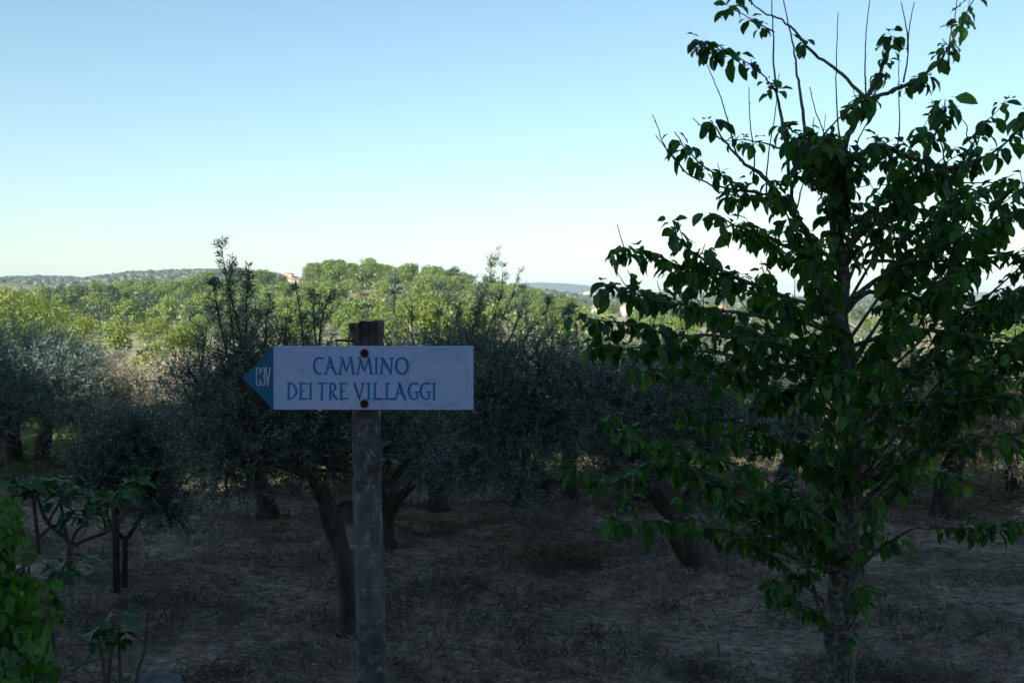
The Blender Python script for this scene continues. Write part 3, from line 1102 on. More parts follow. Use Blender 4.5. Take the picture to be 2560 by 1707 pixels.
# unseen wood added behind the road, its outline shaped to shade the orchard
def shade_wood():
    q = np.random.default_rng(77)
    lf = MB()
    n = 36000
    x = q.uniform(-60, 30, n)
    y = q.uniform(-19, -11.0, n)
    edge = np.interp(x, [-60, -27, -25.2, -23.3, -19.5, -15.5, -9.5, 30], [21.5, 21.5, 20.3, 15.4, 15.2, 16.6, 15.6, 15.6])
    top = edge + (fbm(x * 0.5, y * 0.5, 3) - 0.5) * 3.2 + (y + 13) * -0.15
    zb = 5.4
    u = q.random(n)
    z = zb + (top - zb) * (1 - u ** 1.7 * 0.98)
    pos = np.stack([x, y, z], 1)
    Xx, Yy, Zz = frames(unit(q.normal(size=(n, 3))), unit(q.normal(size=(n, 3)) + np.array([0, 0.8, 0.2])))
    scatter(lf, QUAD, QF, pos, Xx, Yy, Zz, q.uniform(0.7, 1.5, n))
    for k in range(34):
        x0, y0 = q.uniform(-58, 28), q.uniform(-17, -13)
        tube(lf, spline([(x0, y0, 1.5), (x0 + q.normal() * 0.3, y0, 5), (x0 + q.normal() * .8, y0, 11)], 8), [0.28, 0.2, 0.1], 7)
    tag(lf.obj('added_shade_wood', M['tree_dark']), kind='stuff')


shade_wood()

# ------------------------------------------------------------------ cherry tree
def leaf_shape(L=0.105, W=0.046, pet=0.032, pitch0=20, pitch1=-80, fold=0.22, ns=6, droop=0.8, wave=0.0):
    """leaf on its stalk; it leaves the twig along +Y and curves down"""
    prof = [0.0, 0.62, 0.98, 0.92, 0.6, 0.0] if ns == 6 else [0, 0.85, 0.9, 0]
    V, Fc = [], []
    y = z = 0.0
    ang = math.radians(pitch0)
    V += [(-0.0009, 0, 0), (0.0009, 0, 0)]
    for k in range(2):
        ang = math.radians(pitch0 + (pitch1 - pitch0) * (k + 1) / 2 * 0.62)
        y += math.cos(ang) * pet / 2
        z += math.sin(ang) * pet / 2
        V += [(-0.0009, y, z), (0.0009, y, z)]
    Fc += [(0, 1, 3, 2), (2, 3, 5, 4)]
    b = len(V)
    n = len(prof)
    for k in range(n):
        t = k / (n - 1)
        a = math.radians(pitch0 + (pitch1 - pitch0) * (0.62 + 0.38 * min(1, t * droop * 1.3)))
        if k:
            y += math.cos(a) * L / (n - 1)
            z += math.sin(a) * L / (n - 1)
        hw = prof[k] * W / 2
        ny, nz = -math.sin(a), math.cos(a)
        wv = wave * math.sin(k * 2.4) * W
        V += [(-hw, y + ny * (hw * fold * 2 + wv), z + nz * (hw * fold * 2 + wv)), (0, y, z), (hw, y + ny * (hw * fold * 2 - wv), z + nz * (hw * fold * 2 - wv))]
    for k in range(n - 1):
        i = b + 3 * k
        Fc += [(i, i + 1, i + 4, i + 3), (i + 1, i + 2, i + 5, i + 4)]
    return np.array(V), np.array(Fc)


CH = [leaf_shape(0.095, 0.054, 0.030, 20, -82, 0.20, wave=0.04), leaf_shape(0.108, 0.056, 0.030, 5, -70, 0.28, wave=-0.05), leaf_shape(0.082, 0.048, 0.026, 45, -50, 0.15, wave=0.03),
      leaf_shape(0.100, 0.040, 0.034, 10, -88, 0.45), leaf_shape(0.055, 0.028, 0.02, 55, -35, 0.3), leaf_shape(0.088, 0.050, 0.028, 60, -20, 0.1, wave=0.07)]


def leaves_to_objects(parent, name, protos, inst, m_, keep, origin, stuffname='foliage', near=None):
    """inst: list of (proto, pos, X, Y, Z, scale); the ones nearest the eye become parts, the rest one mass"""
    pos = np.array([i[1] for i in inst])
    key = np.array([i[5] / np.linalg.norm(i[1] - np.array([0, 0, EYE])) for i in inst])
    if near is not None:
        key = key * near(pos)
    order = np.argsort(-key)
    single, rest = order[:keep], order[keep:]
    meshes = []
    for v, f in protos:
        b = MB()
        b.add(v, f)
        meshes.append(b.mesh(name, m_, smooth=True))
    for i in single:
        k, p, X, Y, Z, s = inst[i]
        o = bpy.data.objects.new(name, meshes[k])
        link(o, parent)
        R = Matrix(((X[0], Y[0], Z[0]), (X[1], Y[1], Z[1]), (X[2], Y[2], Z[2])))
        o.matrix_local = Matrix.LocRotScale(Vector(p - origin), R.to_quaternion(), Vector((s, s, s)))
    if len(rest):
        mb = MB()
        for k, (v, f) in enumerate(protos):
            g = [inst[i] for i in rest if inst[i][0] == k]
            if g:
                scatter(mb, v, f, *[np.array([x[c] for x in g]) for c in (1, 2, 3, 4)], np.array([x[5] for x in g]))
        tag(mb.obj(stuffname, m_, parent, smooth=True, origin=origin), kind='stuff')


def azframe(a, tilt=None):
    """axes turned by a about the vertical, a little tilted"""
    Y = np.array([math.cos(a), math.sin(a), 0.0])
    Z = np.array([0, 0, 1.0])
    if tilt is not None:
        Z = unit(Z + tilt)
    X = unit(np.cross(Y, Z))
    Y = np.cross(Z, X)
    return X, Y, Z


def cherry():
    q = np.random.default_rng(11)
    D = 5.5
    base = at(1929, 1568, D)
    base[2] = gz(base[0], base[1])
    T = lambda x, y, dd=0.0: at(x, y, D + dd)
    e = empty('cherry_tree', base, 'cherry tree with drooping dark leaves and bare top twigs, right of the sign', 'tree')
    tr, br, tw = MB(), MB(), MB()
    TR = [base + (0.01, 0, -0.15), base + (0, 0, 0.12), T(1929, 1560), T(1926, 1430), T(1935, 1310), T(1950, 1190), T(1955, 1050), T(1950, 900), T(1944, 800), T(1930, 730), T(1938, 640), T(1925, 560), T(1915, 480), T(1918, 400)]
    tp = spline(TR, 70)
    tube(tr, tp, [0.125, 0.092, 0.080, 0.072, 0.066, 0.062, 0.056, 0.05, 0.046, 0.040, 0.036, 0.034, 0.030, 0.026], 16, 0.05, 3)
    skel = []     # (points, leafiness, side twig length)
    # traced limbs: points in the view with a depth offset at the tip
    BR = [
        ([(1930, 735), (1880, 650), (1873, 570), (1838, 513), (1790, 451), (1749, 401), (1712, 377), (1667, 328), (1634, 275)], -0.1, 0.024, 0.25, 0.12),
        ([(1838, 513), (1790, 458), (1735, 455), (1670, 447)], 0.15, 0.014, 0.5, 0.15),
        ([(1785, 452), (1720, 440), (1640, 425), (1575, 395), (1525, 330), (1500, 265)], -0.2, 0.008, 0.0, 0.0),
        ([(1720, 440), (1680, 415), (1620, 385), (1575, 340), (1552, 305)], 0.1, 0.008, 1.0, 0.05),
        ([(1786, 213), (1765, 188), (1733, 156), (1675, 123), (1613, 98)], 0.1, 0.006, 0.8, 0.03),
        ([(1778, 74), (1733, 49), (1675, 16)], 0.1, 0.005, 0.3, 0.02),
        ([(1826, 500), (1810, 369), (1794, 266), (1781, 196), (1776, 82), (1771, -30)], 0.2, 0.012, 0.06, 0.0),
        ([(1868, 440), (1856, 349), (1843, 246), (1831, 164), (1815, 74), (1790, -40)], 0.0, 0.012, 0.06, 0.0),
        ([(1990, 228), (1926, 164), (1864, 118), (1811, 58), (1749, 25), (1700, -20)], 0.3, 0.011, 0.35, 0.04),
        ([(1918, 400), (1940, 330), (1965, 280), (1990, 228), (2020, 170), (2040, 120), (2045, 80)], 0.1, 0.022, 0.5, 0.08),
        ([(1990, 232), (2060, 205), (2118, 176), (2167, 130), (2205, 60), (2235, 0)], 0.25, 0.013, 0.8, 0.05),
        ([(1920, 395), (1985, 350), (2032, 336), (2085, 361), (2167, 386), (2240, 372), (2311, 328), (2400, 230)], -0.3, 0.020, 0.9, 0.12),
        ([(1925, 575), (1990, 530), (2053, 472), (2102, 435), (2167, 406), (2229, 360), (2262, 280)], 0.35, 0.016, 0.8, 0.1),
        ([(1918, 450), (1885, 380), (1830, 330), (1800, 290)], 0.4, 0.012, 0.8, 0.1),
        ([(1800, 440), (1850, 360), (1920, 280), (1990, 220)], -0.3, 0.009, 0.6, 0.05),
        ([(1920, 420), (1870, 380), (1810, 350), (1760, 330), (1700, 320)], 0.5, 0.012, 0.9, 0.12),
        # upper left sprays against the sky
        ([(1925, 640), (1850, 590), (1760, 545), (1690, 520), (1630, 490)], -0.3, 0.013, 1.0, 0.10),
        ([(1932, 720), (1830, 690), (1720, 650), (1620, 600), (1560, 550), (1545, 505)], -0.5, 0.014, 1.0, 0.10),
        ([(1800, 680), (1700, 640), (1560, 610), (1480, 575), (1420, 580)], -0.6, 0.011, 1.0, 0.08),
        ([(1935, 780), (1840, 740), (1700, 720), (1560, 700), (1460, 675), (1395, 655)], -0.5, 0.013, 1.0, 0.09),
        ([(1940, 820), (1830, 800), (1700, 775), (1560, 770), (1450, 745), (1380, 735)], -0.8, 0.014, 1.0, 0.12),
        ([(1944, 870), (1800, 840), (1640, 810), (1480, 800), (1370, 800)], -0.7, 0.013, 1.0, 0.10),
        ([(1950, 920), (1830, 900), (1680, 880), (1560, 850), (1460, 850)], 0.3, 0.013, 1.0, 0.12),
        ([(1901, 1489), (1887, 1404), (1854, 1300), (1830, 1219), (1759, 1139), (1617, 1082), (1490, 1016), (1400, 965)], -0.7, 0.015, 0.95, 0.08),
        ([(1920, 1328), (1844, 1252), (1735, 1215), (1693, 1167), (1598, 1092), (1500, 1060), (1400, 1110), (1310, 1075)], -0.9, 0.013, 0.9, 0.06),
        ([(1850, 1290), (1700, 1230), (1560, 1200), (1420, 1195)], -0.3, 0.011, 1.0, 0.10),
        ([(1890, 1380), (1790, 1290), (1690, 1225), (1600, 1190)], -0.6, 0.010, 0.5, 0.04),
        ([(1943, 1499), (1948, 1413), (1967, 1300), (2000, 1230), (2010, 1160)], -0.25, 0.012, 0.7, 0.07),
        ([(1925, 1440), (1870, 1400), (1800, 1370), (1770, 1350)], -0.5, 0.008, 0.9, 0.07),
        ([(1940, 1460), (1975, 1400), (1990, 1350)], -0.4, 0.007, 1.0, 0.05),
        # right side
        ([(1935, 700), (2050, 620), (2170, 560), (2280, 520), (2380, 480)], -0.5, 0.016, 1.0, 0.14),
        ([(1940, 720), (1993, 672), (2093, 678), (2170, 714), (2280, 700), (2400, 670)], 0.3, 0.016, 0.9, 0.13),
        ([(1945, 800), (2080, 760), (2200, 765), (2300, 790), (2420, 780)], -0.6, 0.014, 1.0, 0.12),
        ([(1950, 900), (2060, 850), (2200, 850), (2300, 870), (2420, 860)], 0.4, 0.014, 1.0, 0.14),
        ([(1955, 1000), (2080, 930), (2200, 920), (2320, 910), (2420, 920)], -0.5, 0.014, 1.0, 0.14),
        ([(1955, 1100), (2080, 1060), (2200, 1010), (2320, 1000), (2420, 980)], -0.7, 0.014, 1.0, 0.13),
        ([(1955, 1180), (2040, 1120), (2120, 1080), (2200, 1090)], 0.5, 0.012, 1.0, 0.10),
        ([(1950, 1330), (2020, 1260), (2100, 1215), (2220, 1212), (2352, 1200), (2450, 1210)], -0.3, 0.011, 0.9, 0.05),
        ([(1930, 600), (2000, 560), (2090, 540), (2200, 460), (2330, 400)], 0.6, 0.014, 1.0, 0.14),
        ([(1925, 540), (2020, 470), (2080, 440), (2150, 300), (2170, 230)], -0.4, 0.014, 1.0, 0.12),
        ([(1990, 600), (2150, 600), (2290, 590), (2400, 580)], -0.2, 0.012, 0.8, 0.08),
    ]
    # bare upright shoots
    for x0, y0, x1, y1 in [(1760, 450, 1790, 170), (1930, 330, 1925, 30), (1990, 230, 2000, -20), (2000, 240, 2040, 100), (2075, 190, 2100, 5), (2085, 120, 2070, 5), (2060, 360, 2065, 130),
                           (2180, 140, 2200, -20), (1700, 370, 1668, 280), (1690, 350, 1625, 150), (1667, 328, 1590, 272), (1730, 420, 1720, 200), (2170, 380, 2140, 230), (1880, 430, 1870, 270),
                           (1830, 480, 1880, 300), (1905, 360, 1860, 200), (2237, 336, 2200, 265), (2190, 420, 2352, 420), (1570, 395, 1505, 310), (2110, 420, 2230, 340), (1960, 380, 2015, 200)]:
        BR.append(([(x0, y0), (x0 + (x1 - x0) * 0.3 + q.uniform(-7, 7), y0 + (y1 - y0) * 0.3), (x0 + (x1 - x0) * 0.65 + q.uniform(-8, 8), y0 + (y1 - y0) * 0.65), (x1, y1)], q.uniform(-0.3, 0.4), 0.0055, 0.0, 0.0))
    nodes = []     # (position, twig direction, leafy strength)

    def grow(P, r0, leafy, side, start=0.22):
        L = np.linalg.norm(np.diff(P, axis=0), axis=1).sum()
        tube(br if r0 > 0.009 else tw, P, [r0, r0 * 0.62, 0.0022 if leafy < 0.1 else 0.003], 7 if r0 > 0.009 else 5, 0.08 if r0 > .009 else 0, 1)
        cum = np.concatenate([[0], np.cumsum(np.linalg.norm(np.diff(P, axis=0), axis=1))])
        def pt(s):
            return np.array([np.interp(s, cum, P[:, c]) for c in range(3)])
        s = L * start
        while s < L:
            p = pt(s)
            t = unit(pt(min(s + 0.02, L)) - pt(max(s - 0.02, 0)))
            if q.random() < leafy * 1.0:
                nodes.append((p, t, 1.0))
            elif leafy < 0.5:
                dd = unit(np.cross(t, q.normal(size=3)) + t * 0.6)
                tube(tw, np.array([p, p + dd * q.uniform(0.006, 0.014)]), [0.0022, 0.0012], 4)
            if side > 0 and q.random() < 0.55 * leafy:
                dd = unit(np.cross(t, q.normal(size=3)) * 1.0 + t * 0.7 + np.array([0, 0, 0.25]))
                ll = side * q.uniform(0.6, 1.9)
                Q = spline([p, p + dd * ll * 0.55, p + (dd + np.array([0, 0, 0.15])) * ll], 5)
                tube(tw, Q, [0.0035, 0.002], 4)
                for w in np.arange(0.35, 1.01, 0.10 / ll):
                    nodes.append((Q[min(4, int(w * 4))] + 0.0, dd, 0.9))
            s += q.uniform(0.06, 0.115)
        if leafy > 0.1:
            nodes.append((P[-1], unit(P[-1] - P[-2]), 1.3))

    for pts, tip, r0, leafy, side in BR:
        n = len(pts)
        W = [T(x, y, tip * (i / (n - 1)) ** 1.0 + (q.uniform(-0.02, 0.02) if i else 0)) for i, (x, y) in enumerate(pts)]
        P = spline(W, max(8, n * 5))
        P = P + np.vstack([np.zeros(3), q.normal(size=(len(P) - 1, 3)) * (0.0010 if r0 < 0.006 else 0.003)])
        grow(P, r0, leafy, side, 0.05 if r0 < 0.0105 else 0.25)
    # more boughs inside the crown
    for _ in range(70):
        y = q.uniform(290, 1230)
        if (y > 930 and q.random() < 0.5):
            continue
        xl = np.interp(y, [300, 480, 560, 640, 800, 900, 1000, 1100, 1200, 1260, 1350], [1820, 1700, 1560, 1500, 1470, 1540, 1600, 1520, 1500, 1640, 1820])
        xr = np.interp(y, [300, 440, 560, 640, 800, 900, 1000, 1100, 1160, 1250, 1350], [2180, 2300, 2450, 2480, 2480, 2400, 2240, 2120, 2020, 2000, 1980])
        x = q.uniform(xl, xr)
        xc = 1945
        half = max(60, (xr - xl) / 2) * K / F * D
        u = np.clip((x - xc) / max(xc - xl, xr - xc), -1, 1)
        dep = q.uniform(-1, 1) * min(1.05, half) * math.sqrt(max(0.1, 1 - u * u))
        P1 = T(x, y, dep)
        zt = P1[2] - 0.12 - q.uniform(0.35, 0.85) * math.hypot(P1[0] - 1.44, P1[1] - 5.5)
        i = int(np.argmin(abs(tp[:, 2] - zt)))
        P0 = tp[i]
        Lh = np.linalg.norm(P1 - P0)
        mid = (P0 + P1) / 2 + np.array([0, 0, q.uniform(-0.05, 0.12)]) + q.normal(size=3) * 0.05
        grow(spline([P0, mid, P1], 12), 0.006 + 0.004 * min(Lh, 1.5), 0.9, 0.09, max(0.15, 1 - 0.75 / max(Lh, 0.3)))
    inst = []
    for p, t, st in nodes:
        k = int(q.integers(6, 10) * st) if q.random() < 0.85 else 2
        if p[2] < T(1930, 1345)[2] and q.random() < 0.72:
            continue
        if k <= 0:
            continue
        a0 = q.uniform(0, 6.28)
        sz = q.uniform(0.72, 1.10)
        for j in range(k):
            a = a0 + j * 2.4 + q.uniform(-0.4, 0.4)
            pr = int(q.choice(6, p=[0.30, 0.20, 0.18, 0.12, 0.08, 0.12]))
            X, Y, Z = azframe(a, q.normal(size=3) * 0.32)
            inst.append((pr, p + q.normal(size=3) * 0.010, X, Y, Z, sz * q.uniform(0.62, 1.15)))
    print('cherry leaves', len(inst), 'nodes', len(nodes))

    def near(pos):      # leaves that show against the view count most
        px = (pos[:, 0] / pos[:, 1] * F + 1280) / K
        return np.where((px > 1280) & (px < 2350), 1.0, 0.2)

    tr.obj('trunk', M['cherry_bark'], e, smooth=True, origin=base)
    br.obj('branches', M['cherry_bark'], e, smooth=True, origin=base)
    tag(tw.obj('twigs', M['twig'], e, smooth=True, origin=base), kind='stuff')
    leaves_to_objects(e, 'leaf', CH, inst, M['cherry_leaf'], 300, base, near=near)


cherry()


# ------------------------------------------------------------------ fig plants
def fig_leaf(R=0.075, lobes=5, cut=0.45):
    """lobed leaf, its stalk at the origin, blade along +Y and drooping"""
    out = []
    n = 26
    for k in range(n):
        a = (k / (n - 1) - 0.5) * 2 * math.radians(150)
        w_ = math.cos(a * lobes / 2 * 0.86)
        r = R * (1 - cut * (0.5 - 0.5 * math.cos(lobes * a * 0.96 + 0.0))) * (1 - 0.32 * abs(a) / math.radians(150))
        out.append((r * math.sin(a), 0.055 + R * 0.25 + r * math.cos(a)))
    V = [(0, 0.055 + R * 0.12, 0)] + [(x, y, 0) for x, y in out]
    V = np.array(V, float)
    yy = V[:, 1] - 0.055
    V[:, 2] = -0.9 * np.clip(yy, 0, 1) ** 1.5 / (R * 2.2) ** 0.5 + np.abs(V[:, 0]) * 0.25
    Fc = [(0, k, k + 1) for k in range(1, n)]
    b = len(V)
    V = np.vstack([V, [(-0.0015, 0, 0), (0.0015, 0, 0), (-0.001, 0.06, 0.004)]])
    Fc.append((b, b + 1, b + 2))
    return V, np.array(Fc)


FIG = [fig_leaf(0.085, 5, 0.5), fig_leaf(0.07, 3, 0.45), fig_leaf(0.06, 5, 0.35), fig_leaf(0.04, 3, 0.2)]


def fig(name, label, D, stems, leaf_at, sc, seed, extra=0.5):
    q = np.random.default_rng(seed)
    T = lambda x, y, dd=0.0: at(x, y, D + dd)
    first = T(*stems[0][0][0])
    e = empty(name, first, label, 'plant')
    mb = MB()
    inst = []
    for pts, r0, r1, leafy in stems:
        n = len(pts)
        tip = q.uniform(-0.15, 0.15)
        P = spline([T(x, y, tip * i / (n - 1)) for i, (x, y) in enumerate(pts)], 6 * n)
        tube(mb, P, [r0, r1], 7, 0.06, seed)
        if leafy:
            t = P[-1] - P[-2]
            for j in range(int(leafy * 1.25)):
                a = j * 2.2 + q.uniform(-0.5, 0.5)
                back = j * 0.010
                X, Y, Z = azframe(a, np.array([0, 0, 0.3]) + q.normal(size=3) * 0.3)
                k = int(q.choice(4, p=[0.4, 0.3, 0.2, 0.1]))
                inst.append((k, P[-1] - unit(t) * back, X, Y, Z, sc * q.uniform(0.75, 1.2)))
    mb.obj('stem', M['fig_stem'], e, smooth=True, origin=first)
    leaves_to_objects(e, 'leaf', FIG, inst, M['fig_leaf'], 300, first)


def c7(x, y):
    return ((x / 3.92) / K, (1000 + y / 3.92) / K)


def c4(x, y):
    return ((x / 2.584) / K, (1100 + y / 2.584) / K)


fig('fig_plant', 'broad fig sapling with branching stems and lobed leaves, above the creeper at left', 4.9,
    [([c7(690, 1800), c7(680, 1560), c7(690, 1440)], 0.020, 0.015, 0),
     ([c7(690, 1440), c7(640, 1350), c7(470, 1200), c7(390, 1020), c7(370, 920), c7(420, 740)], 0.013, 0.006, 7),
     ([c7(470, 1200), c7(520, 1110), c7(600, 960), c7(640, 760)], 0.008, 0.005, 8),
     ([c7(690, 1440), c7(740, 1300), c7(840, 1190), c7(850, 1080)], 0.010, 0.006, 6),
     ([c7(690, 1440), c7(640, 1280), c7(610, 1100), c7(600, 980), c7(680, 900)], 0.010, 0.006, 8),
     ([c7(700, 1430), c7(860, 1360), c7(1050, 1290), c7(1180, 1180), c7(1260, 1000), c7(1310, 730)], 0.011, 0.005, 8),
     ([c7(1050, 1290), c7(1010, 1150), c7(940, 1060), c7(990, 920)], 0.008, 0.005, 7),
     ([c7(390, 1340), c7(500, 1240), c7(620, 1200), c7(760, 1060)], 0.008, 0.005, 6),
     ([c7(380, 1500), c7(370, 1340), c7(340, 1080), c7(320, 950), c7(200, 880), c7(165, 780)], 0.011, 0.006, 7),
     ([c7(320, 950), c7(280, 870), c7(255, 790)], 0.007, 0.005, 6),
     ([c7(390, 1000), c7(330, 930), c7(220, 850)], 0.006, 0.004, 5),
     ([c7(610, 1000), c7(560, 880), c7(530, 750)], 0.006, 0.004, 6),
     ([c7(940, 1060), c7(1100, 960), c7(1180, 860)], 0.006, 0.004, 6)],
    None, 0.72, 61)
fig('fig_shoot', 'low fig shoot with pale new leaves on thin stems near the bottom left', 3.3,
    [([c4(700, 1640), c4(715, 1400), c4(740, 1130)], 0.007, 0.005, 8), ([c4(785, 1640), c4(775, 1400), c4(768, 1130)], 0.006, 0.005, 8),
     ([c4(690, 1620), c4(660, 1400), c4(620, 1190)], 0.005, 0.004, 6)], None, 0.52, 62)
fig('fig_shoot', 'bare upright stem with a closed bud right of the low fig shoot', 3.3,
    [([c4(870, 1700), c4(890, 1500), c4(935, 1350), c4(955, 1110)], 0.0055, 0.004, 0)], None, 0.8, 63)
fig('fig_sprout', 'small fig sprout with dark leaves between creeper and stake', 4.2,
    [([c4(300, 1100), c4(360, 980), c4(440, 900), c4(500, 770)], 0.008, 0.005, 7), ([c4(330, 1000), c4(390, 860), c4(440, 760)], 0.006, 0.004, 6),
     ([c4(360, 1400), c4(330, 1200), c4(250, 1150)], 0.012, 0.008, 0)], None, 0.62, 64)


# ------------------------------------------------------------------ low wall, creeper, rock
def heart():
    pts = [(0, 0.08), (0.30, -0.10), (0.52, 0.12), (0.50, 0.45), (0.30, 0.72), (0, 1.05), (-0.30, 0.72), (-0.50, 0.45), (-0.52, 0.12), (-0.30, -0.10)]
    V = np.array([(0, 0.42, -0.05)] + [(x, y, abs(x) * 0.22 - 0.10 * max(0, y - 0.5)) for x, y in pts])
    Fc = np.array([(0, k, k % 10 + 1) for k in range(1, 11)])
    return V, Fc


def creeper():
    q = np.random.default_rng(91)
    # the wall end under the leaves
    wb = MB()
    e = empty('stone_wall', (-1.80, 3.05, 0.9), 'low rubble stone wall buried under the bright creeper at bottom left', 'wall')
    for r in range(6):
        for c in range(5):
            b = MB()
            v = LV * np.array([0.155, 0.11, 0.085]) * (1 + (q.random((len(LV), 1)) - 0.5) * 0.3)
            v = np.sign(v) * np.abs(v) ** 0.85 * np.array([1, 1, 1]) * 0.9
            xo = -0.30 - 0.23 * c + (0.1 if r % 2 else 0)
            b.add(v + np.array([xo + 0.22, q.normal() * 0.01, 0.08 + r * 0.148]), LF)
            b.obj('stone', M['stone'], e, smooth=True)
    b = MB()
    box(b, (-0.65, 0.14, 0.40), (1.35, 0.22, 0.85))
    b.obj('core', M['stone'], e)
    # outline of the creeper mound in the view
    e2 = empty('creeper', (-1.45, 2.75, 0.9), 'bright green climbing creeper covering the wall end at bottom left', 'creeper')
    org = np.array([-1.45, 2.75, 0.9])
    V0, F0 = heart()
    inst = []
    tw = MB()
    n = 0
    while n < 3200:
        y = q.uniform(1140, 1660)
        xr = np.interp(y, [1140, 1180, 1230, 1300, 1330, 1400, 1450, 1500, 1568, 1660], [15, 35, 45, 50, 98, 108, 112, 128, 150, 165])
        xr = xr * 0.86
        xr += (fbm(np.array([y / 22.0]), np.array([3.3]), 3)[0] - 0.5) * 40
        u = q.random() ** 0.8
        x = xr - u * (xr + 160)
        d = 2.75 - 0.30 * math.sin(min(1, u * 1.8) * 1.57) + q.uniform(-0.03, 0.16) + (1568 - y) * 0.00045
        p = at(x, y, d)
        nrm = unit(np.array([0.75 * (1 - u), -0.75, 0.45]) + q.normal(size=3) * 0.62)
        dn = unit(np.array([q.normal() * 0.5, -0.2, -1.0]))
        X, Y, Z = frames(dn[None], nrm[None])
        inst.append((0, p, X[0], Y[0], Z[0], 0.034 * q.uniform(0.55, 1.35)))
        n += 1
    # loose runners
    for _ in range(14):
        y = q.uniform(1150, 1540)
        xr = np.interp(y, [1140, 1300, 1330, 1568], [15, 50, 98, 150])
        P = spline([at(xr - 20, y + 20, 2.55), at(xr + 8, y - 4, 2.5), at(xr + q.uniform(10, 38), y + q.uniform(-10, 35), 2.48)], 8)
        tube(tw, P, [0.0018, 0.001], 4)
        for pp in P[2:]:
            X, Y, Z = frames(unit(np.array([[q.normal() * .6, -.2, -1]])), unit(np.array([[q.normal() * .5, -1, .5]])))
            inst.append((0, pp, X[0], Y[0], Z[0], 0.022 * q.uniform(0.6, 1.2)))
    for _ in range(60):
        y = q.uniform(1170, 1600)
        xr = np.interp(y, [1140, 1300, 1330, 1568], [10, 40, 88, 140])
        P = spline([at(xr - q.uniform(30, 120), y + 60, 2.85), at(xr - q.uniform(20, 90), y, 2.85), at(xr - q.uniform(15, 70), y - 60, 2.88)], 8)
        tube(tw, P, [0.004, 0.002], 5)
    tag(tw.obj('vines', M['twig'], e2, smooth=True, origin=org), kind='stuff')
    leaves_to_objects(e2, 'leaf', [(V0, F0)], inst, M['creeper_leaf'], 300, org, near=lambda P: np.where((P[:, 0] / P[:, 1] * F + 1280) > 8, 1.0, 0.1))
    # rock on the bank
    b = MB()
    import bmesh
    bm = bmesh.new()
    bmesh.ops.create_icosphere(bm, subdivisions=5, radius=1)
    v = np.array([x.co[:] for x in bm.verts])
    lf = np.array([[l.index for l in fc.verts] for fc in bm.faces])
    bm.free()
    dd = 0.75 + 0.5 * fbm(v[:, 0] * 1.3 + v[:, 2] * 0.9 + 4, v[:, 1] * 1.3 - v[:, 2] * 0.7 + 7, 5)
    v = np.sign(v) * np.abs(v) ** 0.8 * dd[:, None] * np.array([0.085, 0.08, 0.055])
    c = at(362, 1574, 4.0)
    b.add(v, lf)
    o = b.obj('rock', M['stone'])
    o.location = c
    tag(o, 'grey weathered rock at the bottom edge beside the bare stem', 'rock')


creeper()


